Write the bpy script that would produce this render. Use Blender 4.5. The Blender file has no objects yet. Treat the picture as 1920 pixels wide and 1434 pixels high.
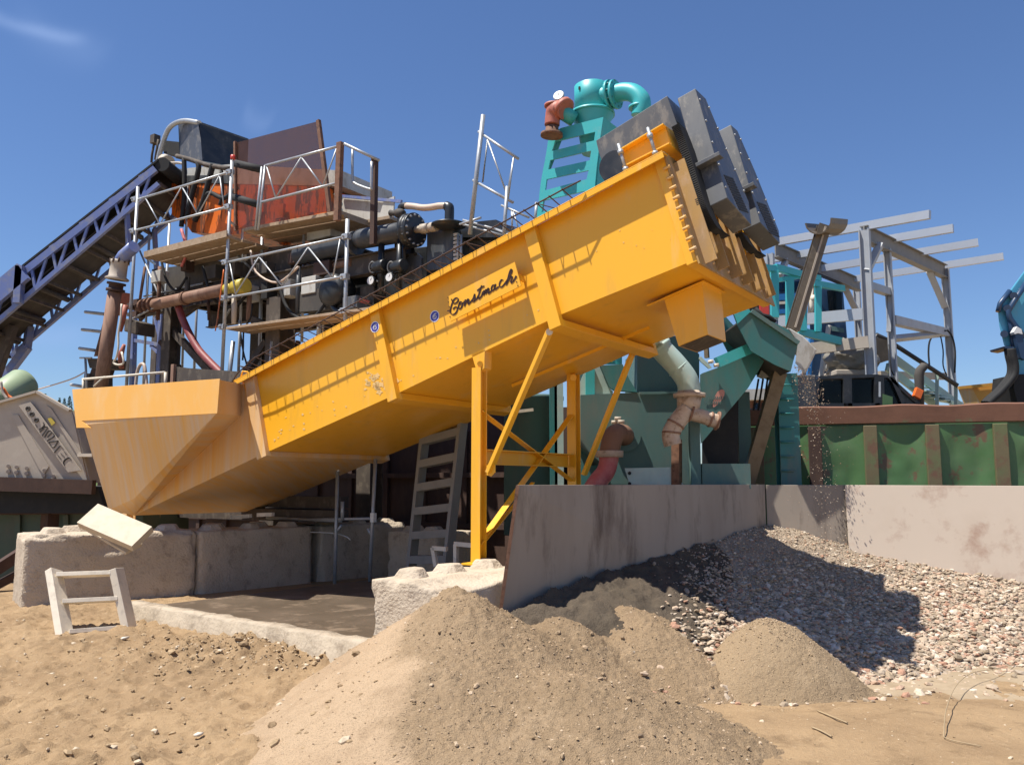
import bpy, bmesh, math, random
from mathutils import Vector as V, Matrix, noise
random.seed(7)
S = bpy.context.scene; COL = S.collection
R = math.radians
# ---------------------------------------------------------------- camera, sky, sun, exposure
CAM_H, PITCH, LENS = 1.6, math.atan(191/1600), 30.0
cam = bpy.data.cameras.new('camera'); cam.lens = LENS; cam.sensor_width = 36; cam.clip_end = 3000; cam.clip_start = .05
co = bpy.data.objects.new('camera', cam); COL.objects.link(co)
co.location = (0, 0, CAM_H); co.rotation_euler = (R(90)+PITCH, 0, 0); S.camera = co
SUN = V((.40, .15, -1)).normalized()                     # the way the light travels
S.view_settings.view_transform = 'Standard'; S.view_settings.look = 'None'
S.view_settings.exposure = 0.60; S.view_settings.gamma = 1; S.view_settings.use_curve_mapping = False
W = bpy.data.worlds.new('World'); S.world = W; W.use_nodes = True
wn, wl = W.node_tree.nodes, W.node_tree.links
bg = wn['Background']; bg.inputs[1].default_value = .058
sky = wn.new('ShaderNodeTexSky'); sky.sky_type = 'NISHITA'; sky.sun_disc = False
sky.sun_elevation = math.asin(-SUN.z); sky.sun_rotation = math.atan2(-SUN.x, -SUN.y) % (2*math.pi)
sky.altitude = 300; sky.air_density = 1.15; sky.dust_density = .1; sky.ozone_density = 3.5
SKYN = (wn, wl, bg, sky)
sl = bpy.data.lights.new('sun', 'SUN'); sl.energy = 5.0; sl.angle = R(.53); sl.color = (1, .95, .86)
S.cycles.max_bounces = 8; S.cycles.diffuse_bounces = 3
so = bpy.data.objects.new('sun', sl); COL.objects.link(so); so.location = (-8, -4, 20)
so.rotation_euler = SUN.to_track_quat('-Z', 'Y').to_euler()

# ---------------------------------------------------------------- unprojection (photo 1920x1434)
F_ = 1600.0; CP, SP_ = math.cos(PITCH), math.sin(PITCH)
EYE = V((0, 0, CAM_H))
def ray(px, py):
    x, y = (px-960)/F_, (717-py)/F_
    return V((x, CP - y*SP_, SP_ + y*CP))
def U(px, py, Y):
    r = ray(px, py); return EYE + r*(Y/r.y)
def onp(px, py, p0, n):
    r = ray(px, py); return EYE + r*((p0-EYE).dot(n)/r.dot(n))
def onz(px, py, z):
    r = ray(px, py); return EYE + r*((z-CAM_H)/r.z)
YAW = R(33.8)
A_ = V((math.cos(YAW), -math.sin(YAW), 0)); E2 = V((math.sin(YAW), math.cos(YAW), 0)); Z = V((0, 0, 1))
NP0 = V((-3.24, 10.4, 0))
def N(px, py, d=0.0):                                      # point on the plane d metres behind the washer's near side
    return onp(px, py, NP0 + E2*d, E2)

# ---------------------------------------------------------------- mesh builder
ORG = {}
class MB:
    def __init__(s): s.v = []; s.f = []; s.sm = []
    def poly(s, pts, sm=False):
        i = len(s.v); s.v += [V(p) for p in pts]; s.f.append(tuple(range(i, i+len(pts)))); s.sm.append(sm); return s
    def prism(s, pts, vec, vec2=None):
        n = len(pts); i = len(s.v); vec = V(vec)
        s.v += [V(p) for p in pts] + [V(p)+vec for p in pts]
        s.f.append(tuple(range(i, i+n))); s.f.append(tuple(range(i+2*n-1, i+n-1, -1))); s.sm += [False, False]
        for k in range(n):
            s.f.append((i+k, i+(k+1) % n, i+n+(k+1) % n, i+n+k)); s.sm.append(False)
        return s
    def loft(s, a, b):                                     # two matching loops -> closed solid
        n = len(a); i = len(s.v); s.v += [V(p) for p in a] + [V(p) for p in b]
        s.f.append(tuple(range(i, i+n))); s.f.append(tuple(range(i+2*n-1, i+n-1, -1))); s.sm += [False, False]
        for k in range(n):
            s.f.append((i+k, i+(k+1) % n, i+n+(k+1) % n, i+n+k)); s.sm.append(False)
        return s
    def box(s, c, x, y, z):                                # centre and three half vectors
        c, x, y, z = V(c), V(x), V(y), V(z)
        return s.prism([c-x-y-z, c+x-y-z, c+x+y-z, c-x+y-z], 2*z)
    def frame(s, p, q, up=Z):
        t = (V(q)-V(p)).normalized(); up = V(up)
        if abs(t.dot(up.normalized())) > .98: up = E2 if abs(t.dot(E2)) < .9 else A_
        u = t.cross(up).normalized(); w = u.cross(t).normalized(); return t, u, w
    def bar(s, p, q, w, h, up=Z):                          # w sideways, h along up
        t, u, n = s.frame(p, q, up)
        a = [V(p)+u*(w/2*i)+n*(h/2*j) for i, j in ((-1, -1), (1, -1), (1, 1), (-1, 1))]
        return s.prism(a, V(q)-V(p))
    def sweep(s, prof, p, q, up=Z):
        t, u, n = s.frame(p, q, up); return s.prism([V(p)+u*x+n*y for x, y in prof], V(q)-V(p))
    def ibeam(s, p, q, w, h, tf=.012, tw=.008, up=Z):
        a, b = w/2, h/2
        return s.sweep([(-a, -b), (a, -b), (a, -b+tf), (tw, -b+tf), (tw, b-tf), (a, b-tf), (a, b), (-a, b), (-a, b-tf), (-tw, b-tf), (-tw, -b+tf), (-a, -b+tf)], p, q, up)
    def chan(s, p, q, w, h, t=.01, up=Z):
        a, b = w/2, h/2
        return s.sweep([(-a, -b), (a, -b), (a, -b+t), (-a+t, -b+t), (-a+t, b-t), (a, b-t), (a, b), (-a, b)], p, q, up)
    def cone(s, p, q, r0, r1, n=14, caps=True):
        t, u, w = s.frame(p, q); i = len(s.v); p, q = V(p), V(q)
        for k in range(n):
            c, d = math.cos(2*math.pi*k/n), math.sin(2*math.pi*k/n)
            s.v.append(p+(u*c+w*d)*r0); s.v.append(q+(u*c+w*d)*r1)
        for k in range(n):
            j = (k+1) % n; s.f.append((i+2*k, i+2*j, i+2*j+1, i+2*k+1)); s.sm.append(True)
        if caps:
            s.f.append(tuple(i+2*k for k in range(n))); s.f.append(tuple(i+2*k+1 for k in range(n))); s.sm += [False, False]
        return s
    def tube(s, p, q, r, n=10): return s.cone(p, q, r, r, n)
    def path(s, pts, r, n=10, closed=False):               # round pipe along points (r may be a list)
        pts = [V(p) for p in pts]; m = len(pts); i = len(s.v); pu = None
        for k, p in enumerate(pts):
            t = (pts[min(k+1, m-1)]-pts[max(k-1, 0)]).normalized()
            if pu is None:
                u = t.cross(Z if abs(t.z) < .95 else A_).normalized()
            else:
                u = (pu - t*pu.dot(t)).normalized()
            w = t.cross(u); pu = u; rr = r[k] if isinstance(r, (list, tuple)) else r
            for j in range(n):
                a = 2*math.pi*j/n; s.v.append(p+(u*math.cos(a)+w*math.sin(a))*rr)
        for k in range(m-1):
            for j in range(n):
                j2 = (j+1) % n; s.f.append((i+k*n+j, i+k*n+j2, i+(k+1)*n+j2, i+(k+1)*n+j)); s.sm.append(True)
        s.f.append(tuple(i+j for j in range(n))); s.f.append(tuple(i+(m-1)*n+j for j in range(n))); s.sm += [False, False]
        return s
    def lathe(s, p, ax, prof, n=20):                       # prof [(r, h)]
        ax = V(ax).normalized(); t, u, w = s.frame(V(p), V(p)+ax)
        i = len(s.v); m = len(prof)
        for r, h in prof:
            for j in range(n):
                a = 2*math.pi*j/n; s.v.append(V(p)+ax*h+(u*math.cos(a)+w*math.sin(a))*r)
        for k in range(m-1):
            for j in range(n):
                j2 = (j+1) % n; s.f.append((i+k*n+j, i+k*n+j2, i+(k+1)*n+j2, i+(k+1)*n+j)); s.sm.append(True)
        s.f.append(tuple(i+j for j in range(n))); s.f.append(tuple(i+(m-1)*n+j for j in range(n))); s.sm += [False, False]
        return s
    def ball(s, c, r, n=10, sc=(1, 1, 1)):
        prof = [(max(r*math.sin(math.pi*k/7), .001), -r*math.cos(math.pi*k/7)) for k in range(8)]
        i = len(s.v); s.lathe(V((0, 0, 0)), Z, prof, n); c = V(c)
        for k in range(i, len(s.v)): s.v[k] = c + V((s.v[k].x*sc[0], s.v[k].y*sc[1], s.v[k].z*sc[2]))
        return s
    def build(s, name, mat, parent=None, bev=0.0, label=None, cat=None, group=None, kind=None, recalc=True, org=None):
        if parent is not None: o0 = ORG[parent.as_pointer()]
        elif org is not None: o0 = V(org)
        else:
            n = len(s.v); o0 = V((sum(v.x for v in s.v)/n, sum(v.y for v in s.v)/n, min(v.z for v in s.v)))
        me = bpy.data.meshes.new(name); me.from_pydata([v-o0 for v in s.v], [], s.f)
        me.polygons.foreach_set('use_smooth', s.sm)
        if recalc:
            bm = bmesh.new(); bm.from_mesh(me); bmesh.ops.recalc_face_normals(bm, faces=bm.faces); bm.to_mesh(me); bm.free()
        me.materials.append(mat); me.update()
        o = bpy.data.objects.new(name, me); COL.objects.link(o)
        if parent is not None: o.parent = parent
        else: o.location = o0
        ORG[o.as_pointer()] = o0
        if bev:
            m = o.modifiers.new('bevel', 'BEVEL'); m.width = bev; m.segments = 2; m.limit_method = 'ANGLE'; m.angle_limit = R(40)
            m.harden_normals = False
        tag(o, label, cat, group, kind); return o
def tag(o, label=None, cat=None, group=None, kind=None):
    for k, x in (('label', label), ('category', cat), ('group', group), ('kind', kind)):
        if x: o[k] = x
    return o
def thing(name, label, cat, loc, group=None):
    o = bpy.data.objects.new(name, None); COL.objects.link(o); o.empty_display_size = .2
    o.location = loc; ORG[o.as_pointer()] = V(loc); return tag(o, label, cat, group)
def smooth(pts, k=4, closed=False):                        # Catmull-Rom
    pts = [V(p) for p in pts]; out = []
    for i in range(len(pts)-1):
        p0, p1, p2, p3 = pts[max(i-1, 0)], pts[i], pts[i+1], pts[min(i+2, len(pts)-1)]
        for j in range(k):
            t = j/k; out.append(.5*((2*p1)+(p2-p0)*t+(2*p0-5*p1+4*p2-p3)*t*t+(3*p1-p0-3*p2+p3)*t**3))
    return out + [pts[-1]]

# ---------------------------------------------------------------- materials
MATS = {}
def mat(name, c, c2=None, rough=.6, metal=0.0, scale=3.0, amt=.5, streak=0.0, bump=0.0, bscale=60.0, c3=None, s3=8.0, a3=.5, spec=.5, det=5.0, edge=(.45, .7), e3=(.52, .62), rvar=.12, vec=None):
    """base c, noise patches of c2 (streak stretches them downwards), sharper stains of c3"""
    m = bpy.data.materials.new(name); m.use_nodes = True; nt = m.node_tree; n, l = nt.nodes, nt.links
    b = n['Principled BSDF']; b.inputs['Roughness'].default_value = rough; b.inputs['Metallic'].default_value = metal
    b.inputs['Specular IOR Level'].default_value = spec
    tc = n.new('ShaderNodeTexCoord'); src = tc.outputs['Object']
    col = None
    def rgb(x): return (x[0], x[1], x[2], 1)
    if c2 is None: c2 = tuple(min(1, x*.82) for x in c)
    mp = n.new('ShaderNodeMapping'); l.new(src, mp.inputs[0])
    if streak: mp.inputs['Scale'].default_value = (1, 1, 1-streak)
    if vec: mp.inputs['Scale'].default_value = vec
    nz = n.new('ShaderNodeTexNoise'); nz.inputs['Scale'].default_value = scale; nz.inputs['Detail'].default_value = det; nz.inputs['Roughness'].default_value = .62
    l.new(mp.outputs[0], nz.inputs['Vector'])
    mr = n.new('ShaderNodeMapRange'); mr.inputs[1].default_value, mr.inputs[2].default_value = edge; mr.inputs[4].default_value = amt
    l.new(nz.outputs[0], mr.inputs[0])
    mx = n.new('ShaderNodeMix'); mx.data_type = 'RGBA'; mx.inputs[6].default_value = rgb(c); mx.inputs[7].default_value = rgb(c2)
    l.new(mr.outputs[0], mx.inputs[0]); out = mx.outputs[2]
    if c3 is not None:
        nz3 = n.new('ShaderNodeTexNoise'); nz3.inputs['Scale'].default_value = s3; nz3.inputs['Detail'].default_value = 7; nz3.inputs['Roughness'].default_value = .7
        l.new(mp.outputs[0], nz3.inputs['Vector'])
        m3 = n.new('ShaderNodeMapRange'); m3.inputs[1].default_value, m3.inputs[2].default_value = e3; m3.inputs[4].default_value = a3
        l.new(nz3.outputs[0], m3.inputs[0])
        mx3 = n.new('ShaderNodeMix'); mx3.data_type = 'RGBA'; mx3.inputs[7].default_value = rgb(c3)
        l.new(out, mx3.inputs[6]); l.new(m3.outputs[0], mx3.inputs[0]); out = mx3.outputs[2]
    l.new(out, b.inputs['Base Color'])
    if rvar:
        rr = n.new('ShaderNodeMapRange'); rr.inputs[3].default_value = max(.02, rough-rvar); rr.inputs[4].default_value = min(1, rough+rvar)
        l.new(nz.outputs[0], rr.inputs[0]); l.new(rr.outputs[0], b.inputs['Roughness'])
    if bump:
        bz = n.new('ShaderNodeTexNoise'); bz.inputs['Scale'].default_value = bscale; bz.inputs['Detail'].default_value = 4
        l.new(src, bz.inputs['Vector']); bp = n.new('ShaderNodeBump'); bp.inputs['Strength'].default_value = min(1, bump); bp.inputs['Distance'].default_value = .01*max(1, bump)
        l.new(bz.outputs[0], bp.inputs['Height']); l.new(bp.outputs[0], b.inputs['Normal'])
    MATS[name] = m; return m
M = {}
def dm(k, *a, **kw): M[k] = mat(k, *a, **kw)
dm('yellow_paint', (.86, .43, .022), (.60, .32, .06), rough=.38, scale=6, amt=.55, edge=(.54, .78), vec=(1, .7, .16), c3=(.72, .50, .27), s3=3.2, a3=.45, e3=(.57, .75), bump=.03, bscale=25)
dm('dusty_yellow', (.72, .38, .07), (.62, .44, .28), rough=.6, scale=15, amt=.95, streak=.95, c3=(.68, .54, .40), s3=3, a3=.7, e3=(.42, .75), edge=(.35, .7), bump=.05, vec=(1, .10, .045))
dm('beam_grey', (.20, .195, .185), (.26, .25, .24), rough=.6, scale=5, amt=.7)
dm('band_yellow', (.80, .42, .09), (.78, .46, .16), rough=.5, scale=3, amt=.8, streak=.6, c3=(.76, .54, .32), s3=4, a3=.5, e3=(.5, .8))
dm('muddy_yellow', (.42, .24, .07), (.34, .22, .12), rough=.65, scale=5, amt=.9, streak=.6, c3=(.5, .33, .2), s3=6, a3=.6, bump=.1)
dm('grey_enamel', (.085, .088, .095), (.12, .12, .12), rough=.42, scale=3, amt=.6, c3=(.24, .22, .19), s3=7, a3=.6, streak=.5)
dm('black_enamel', (.016, .018, .021), (.05, .05, .05), rough=.4, scale=4, amt=.6, c3=(.16, .15, .14), s3=8, a3=.3, e3=(.58, .72))
dm('dark_steel_panel', (.045, .05, .058), (.075, .08, .085), rough=.45, scale=3, amt=.7, streak=.8, c3=(.2, .2, .19), s3=5, a3=.3)
dm('black_rubber', (.010, .010, .011), (.03, .028, .026), rough=.8, scale=5, amt=.7)
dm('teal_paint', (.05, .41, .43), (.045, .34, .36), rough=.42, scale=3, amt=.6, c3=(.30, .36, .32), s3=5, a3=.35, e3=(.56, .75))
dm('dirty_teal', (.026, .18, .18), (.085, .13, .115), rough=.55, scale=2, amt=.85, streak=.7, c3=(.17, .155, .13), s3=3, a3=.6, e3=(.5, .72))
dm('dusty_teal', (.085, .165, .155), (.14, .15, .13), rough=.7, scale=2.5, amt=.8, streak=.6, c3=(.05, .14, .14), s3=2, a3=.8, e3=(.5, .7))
dm('pale_teal_pipe', (.42, .55, .52), (.34, .45, .42), rough=.5, scale=5, amt=.8, c3=(.5, .5, .44), s3=7, a3=.5)
dm('red_casting', (.42, .13, .085), (.30, .10, .07), rough=.55, scale=10, amt=.8, c3=(.2, .07, .05), s3=12, a3=.7, e3=(.55, .7))
dm('red_hose', (.5, .12, .12), (.6, .25, .22), rough=.55, scale=8, amt=.8)
dm('dark_red_hose', (.22, .045, .045), (.30, .09, .08), rough=.55, scale=8, amt=.8)
dm('mud_pipe', (.55, .44, .35), (.42, .31, .23), rough=.7, scale=7, amt=.8, c3=(.25, .16, .1), s3=9, a3=.7, bump=.15, bscale=40)
dm('rust', (.16, .075, .042), (.23, .125, .08), rough=.8, scale=6, amt=.9, c3=(.07, .035, .022), s3=10, a3=.7, bump=.2, bscale=50)
dm('pale_rust_pipe', (.24, .13, .085), (.33, .21, .15), rough=.75, scale=5, amt=.9, streak=.8, c3=(.12, .06, .04), s3=9, a3=.5, bump=.15)
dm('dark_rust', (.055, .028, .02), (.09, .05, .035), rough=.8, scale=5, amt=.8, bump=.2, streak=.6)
dm('galvanised', (.40, .42, .44), (.31, .32, .33), rough=.42, metal=.35, scale=14, amt=.7, c3=(.3, .26, .22), s3=6, a3=.4)
dm('frame_grey', (.36, .38, .41), (.30, .31, .33), rough=.5, scale=6, amt=.6, c3=(.42, .38, .34), s3=5, a3=.3)
dm('scaffold_board', (.36, .26, .17), (.26, .18, .11), rough=.8, scale=8, amt=.8, c3=(.45, .36, .27), s3=14, a3=.5, bump=.15)
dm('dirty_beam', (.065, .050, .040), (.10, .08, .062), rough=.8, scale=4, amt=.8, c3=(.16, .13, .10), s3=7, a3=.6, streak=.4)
dm('conveyor_blue', (.15, .20, .43), (.09, .125, .31), rough=.45, scale=5, amt=.7, c3=(.33, .33, .34), s3=5, a3=.7, e3=(.46, .66))
dm('belt', (.055, .048, .042), (.10, .085, .07), rough=.8, scale=4, amt=.8, streak=.3)
dm('orange_paint', (.74, .16, .018), (.62, .13, .02), rough=.5, scale=4, amt=.6, c3=(.10, .045, .025), s3=4.5, a3=.9, e3=(.50, .56), streak=.75)  # dark c3 streaks paint drip shadows onto the orange
dm('pale_plate', (.50, .49, .45), (.40, .38, .33), rough=.6, scale=4, amt=.8, c3=(.28, .24, .18), s3=6, a3=.6, streak=.6)
dm('cream_steel', (.43, .37, .30), (.35, .29, .235), rough=.65, scale=2.5, amt=.8, c3=(.50, .44, .36), s3=5, a3=.5, bump=.08)
dm('green_tank', (.30, .37, .22), (.22, .29, .18), rough=.5, scale=3, amt=.8)
dm('container_green', (.075, .165, .058), (.105, .175, .08), rough=.5, scale=2.2, amt=.9, c3=(.15, .075, .045), s3=4.2, a3=.9, e3=(.56, .63), bump=.3, bscale=5)
dm('rib_paint', (.15, .12, .06), (.11, .15, .06), rough=.65, scale=3, amt=.9, c3=(.16, .07, .045), s3=4, a3=.8, bump=.2, bscale=14)
dm('rust_rim', (.20, .092, .055), (.15, .07, .042), rough=.7, scale=4, amt=.8, c3=(.12, .17, .08), s3=2.6, a3=.7, e3=(.62, .70), bump=.2, bscale=12)
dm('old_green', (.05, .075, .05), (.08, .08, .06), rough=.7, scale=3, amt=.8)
dm('plate_steel', (.36, .29, .25), (.28, .21, .17), rough=.6, scale=1.6, amt=.9, c3=(.14, .08, .055), s3=2.2, a3=.75, e3=(.52, .68), bump=.08, bscale=8, streak=.3)
dm('plate_grey', (.31, .262, .215), (.24, .195, .155), rough=.6, scale=1.4, amt=.9, c3=(.085, .055, .04), s3=2.2, a3=.85, e3=(.51, .68), bump=.08, bscale=8, streak=.75)
dm('plate_sunlit', (.56, .468, .375), (.50, .405, .315), rough=.55, scale=.9, amt=.9, c3=(.27, .13, .08), s3=1.0, a3=.85, e3=(.48, .66), bump=.06, bscale=8)  # lighter copy of the plate steel, sunlight put into its colour
dm('kerb_concrete', (.42, .345, .255), (.33, .265, .19), rough=.92, scale=4, amt=.9, c3=(.22, .17, .12), s3=6, a3=.8, e3=(.5, .64), bump=1.0, bscale=30)
dm('concrete', (.50, .415, .315), (.39, .31, .22), rough=.92, scale=2.6, amt=.9, c3=(.27, .215, .16), s3=7, a3=.75, e3=(.54, .68), bump=1.4, bscale=38)
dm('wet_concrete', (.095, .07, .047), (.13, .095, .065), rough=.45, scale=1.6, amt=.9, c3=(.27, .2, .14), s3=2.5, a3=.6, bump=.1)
dm('dusty_white_metal', (.68, .60, .48), (.52, .47, .39), rough=.6, scale=6, amt=.7, c3=(.4, .34, .27), s3=10, a3=.4)
dm('ladder_grey', (.24, .225, .20), (.19, .18, .16), rough=.6, scale=5, amt=.7)
dm('raw_timber', (.58, .50, .38), (.50, .42, .31), rough=.8, scale=9, amt=.7, bump=.2)
dm('blue_machine', (.09, .36, .52), (.08, .31, .46), rough=.35, scale=2, amt=.5, c3=(.2, .27, .3), s3=5, a3=.25)
dm('navy_machine', (.020, .05, .11), (.03, .06, .12), rough=.35, scale=2, amt=.5)
dm('bright_blue', (.02, .16, .42), (.03, .13, .34), rough=.4)
dm('loader_yellow', (.68, .34, .06), (.6, .3, .06), rough=.5, scale=2, amt=.6)
dm('mint', (.34, .47, .42), (.28, .4, .36), rough=.5, scale=5, amt=.5)
dm('tarpaulin', (.22, .205, .175), (.28, .26, .23), rough=.45, scale=4, amt=.8, bump=.8, bscale=9)
dm('channel_steel', (.15, .12, .085), (.20, .16, .11), rough=.5, metal=.3, scale=6, amt=.7, c3=(.1, .07, .045), s3=7, a3=.6)
dm('white_plastic', (.72, .72, .70), (.6, .6, .58), rough=.4)
dm('tan_hose', (.55, .42, .33), (.48, .36, .28), rough=.5)
dm('yellow_plastic', (.55, .42, .06), (.42, .32, .06), rough=.5)
dm('orange_lamp', (.85, .16, .02), (.8, .14, .02), rough=.3)
dm('red_plastic', (.6, .06, .04), (.5, .05, .04), rough=.4)
dm('letter_brown', (.045, .016, .010), (.06, .02, .012), rough=.5, rvar=0)
dm('letter_dark', (.05, .042, .035), (.07, .06, .05), rough=.6, rvar=0)
dm('sticker_blue', (.045, .045, .34), (.05, .05, .36), rough=.4, rvar=0)
dm('sticker_white', (.8, .8, .8), (.75, .75, .75), rough=.4, rvar=0)
dm('sticker_yellow', (.75, .58, .03), (.7, .55, .05), rough=.4, rvar=0)
dm('pink_logo', (.55, .25, .2), (.45, .2, .16), rough=.5, scale=12)
dm('pine_needles', (.025, .06, .022), (.04, .085, .03), rough=.8, scale=4, amt=.9)
dm('bark', (.09, .06, .04), (.06, .04, .03), rough=.9)
dm('meadow', (.07, .13, .035), (.11, .16, .05), rough=.9, scale=.2, amt=.9)
dm('sky_steel', (.45, .47, .5), (.38, .40, .43), rough=.4, metal=.3)
dm('dry_twig', (.36, .27, .16), (.28, .2, .12), rough=.8)
def glassy(name, c, tr, rough=.15):
    m = bpy.data.materials.new(name); m.use_nodes = True; nt = m.node_tree; n, l = nt.nodes, nt.links
    b = n['Principled BSDF']; b.inputs['Base Color'].default_value = (*c, 1); b.inputs['Roughness'].default_value = rough
    t = n.new('ShaderNodeBsdfTransparent'); t.inputs[0].default_value = tr; mx = n.new('ShaderNodeMixShader')
    nz = n.new('ShaderNodeTexNoise'); nz.inputs['Scale'].default_value = 2.5; nz.inputs['Detail'].default_value = 5
    tc = n.new('ShaderNodeTexCoord'); l.new(tc.outputs['Object'], nz.inputs[0])
    r_ = n.new('ShaderNodeMapRange'); r_.inputs[3].default_value = .15; r_.inputs[4].default_value = .42; l.new(nz.outputs[0], r_.inputs[0])
    l.new(r_.outputs[0], mx.inputs[0]); l.new(b.outputs[0], mx.inputs[2]); l.new(t.outputs[0], mx.inputs[1]); l.new(mx.outputs[0], n['Material Output'].inputs[0])
    M[name] = m
glassy('smoked_sheet', (.17, .105, .085), (.78, .57, .49, 1))
glassy('dark_glass', (.012, .016, .018), (.35, .40, .40, 1), .05)
glassy('blue_glass', (.02, .05, .11), (.25, .35, .5, 1), .05)
# ---------------------------------------------------------------- sky: faint wisps of cirrus mixed into the world by direction
SKY_TINT = (.98, 1.13, 1.42, 1)                          # the clear blue of this sky
def wisp():
    tc = wn.new('ShaderNodeTexCoord'); prev = sky.outputs[0]
    nz = wn.new('ShaderNodeTexNoise'); nz.inputs['Scale'].default_value = 9; nz.inputs['Detail'].default_value = 6
    wl.new(tc.outputs['Generated'], nz.inputs['Vector'])
    def math_(op, a, b=None):
        m = wn.new('ShaderNodeMath'); m.operation = op
        for k, x in enumerate((a, b)):
            if x is None: continue
            if isinstance(x, (int, float)): m.inputs[k].default_value = x
            else: wl.new(x, m.inputs[k])
        return m.outputs[0]
    def dot(v):
        d = wn.new('ShaderNodeVectorMath'); d.operation = 'DOT_PRODUCT'; d.inputs[1].default_value = v
        wl.new(tc.outputs['Generated'], d.inputs[0]); return d.outputs['Value']
    for (a, b, wid, amt) in (((-60, 10), (150, 88), .0065, .36), ((20, 40), (190, 125), .016, .10), ((455, 215), (505, 240), .012, .16), ((-30, 620), (160, 640), .012, .22)):
        pa, pb = ray(*a).normalized(), ray(*b).normalized()
        c = ((pa+pb)/2).normalized(); x = (pb-pa); hl = x.length/2; x.normalize(); y = c.cross(x).normalized()
        nn = math_('MULTIPLY', math_('SUBTRACT', nz.outputs[0], .5), min(wid*3.0, .02))
        yy = math_('ADD', dot(y), nn)
        yy = math_('ADD', yy, math_('MULTIPLY', math_('POWER', math_('DIVIDE', dot(x), hl), 2), wid*.7))
        g = math_('POWER', 2.718, math_('MULTIPLY', math_('POWER', math_('DIVIDE', math_('ABSOLUTE', yy), wid), 2), -1))
        gx = math_('POWER', 2.718, math_('MULTIPLY', math_('POWER', math_('DIVIDE', math_('ABSOLUTE', dot(x)), hl), 6), -1))
        front = math_('GREATER_THAN', dot(c), 0.0)
        f = math_('MULTIPLY', math_('MULTIPLY', math_('MULTIPLY', g, gx), math_('MULTIPLY', nz.outputs[0], 2*amt)), front)
        mx = wn.new('ShaderNodeMix'); mx.data_type = 'RGBA'; mx.inputs[7].default_value = (4.6, 5.6, 7.4, 1)
        wl.new(f, mx.inputs[0]); wl.new(prev, mx.inputs[6]); prev = mx.outputs[2]
    tn = wn.new('ShaderNodeMix'); tn.data_type = 'RGBA'; tn.blend_type = 'MULTIPLY'; tn.inputs[0].default_value = 1; tn.inputs[7].default_value = SKY_TINT
    wl.new(prev, tn.inputs[6]); wl.new(tn.outputs[2], bg.inputs[0])
wisp()

# ---------------------------------------------------------------- ground
def sst(a, b, x):
    t = min(1, max(0, (x-a)/(b-a))); return t*t*(3-2*t)
def fbm(x, y, s, o=4, seed=0.0):
    v, a = 0, 1
    for k in range(o):
        v += a*noise.noise((x*s+seed, y*s-seed*.7, seed)); s *= 2.03; a *= .5
    return v
CORNER = V((3.15, 10.6, 0)); WL_END = V((.02, 7.42, 0)); WR_END = V((7.4, 9.55, 0))
DL = (WL_END-CORNER).normalized(); DR = (WR_END-CORNER).normalized()
def ground_z(x, y):
    z = .20*sst(5.6, 8.6, y)*(1-sst(-1.4, .4, x))
    z -= .10*sst(.6, 2.2, x)*sst(5.8, 7.6, y)
    z += .035*fbm(x, y, .9, 3, 3.1)*sst(-3, 1, 8.5-y)
    return z
CL = onz(478, 1232, .12)                                      # where the trodden clods lie
def ground_d(x, y):
    z = ground_z(x, y)
    left = 1-sst(-1.0, .6, x - .25*(6-y))
    dc = math.hypot((x-CL.x)/1.15, (y-CL.y)/.60)
    k = max(0, 1-dc)
    n1 = fbm(x, y, 5.5, 4, 9.2)
    r = max(0, n1-.05)
    far = 1-sst(9, 12, y)
    z += left*far*(.065*r + .020*fbm(x, y*1.6, 14, 3, 4.4) + .050*max(0, fbm(x*.8, y*1.9, 8, 3, 14.2)-.2) + .010*max(0, noise.noise((x*34, y*40, 7))))
    z += far*(.006*fbm(x, y, 9, 3, 7.7))
    if k > 0: z += .17*k*(.3+.9*abs(fbm(x, y, 5.5, 4, 2.2))) + .07*math.sqrt(k)*max(0, fbm(x, y, 13, 3, 5.0))
    return z
def grid(name, x0, x1, y0, y1, st, fz, m, keep=None, **kw):
    b = MB(); nx, ny = int(round((x1-x0)/st))+1, int(round((y1-y0)/st))+1; idx = {}
    for j in range(ny):
        for i in range(nx):
            x, y = x0+i*st, y0+j*st; z = fz(x, y)
            if keep is None or keep(x, y, z): idx[i, j] = len(b.v); b.v.append(V((x, y, z)))
    for j in range(ny-1):
        for i in range(nx-1):
            q = [(i, j), (i+1, j), (i+1, j+1), (i, j+1)]
            if all(t in idx for t in q): b.f.append(tuple(idx[t] for t in q)); b.sm.append(True)
    return b.build(name, m, recalc=False, **kw)
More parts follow.
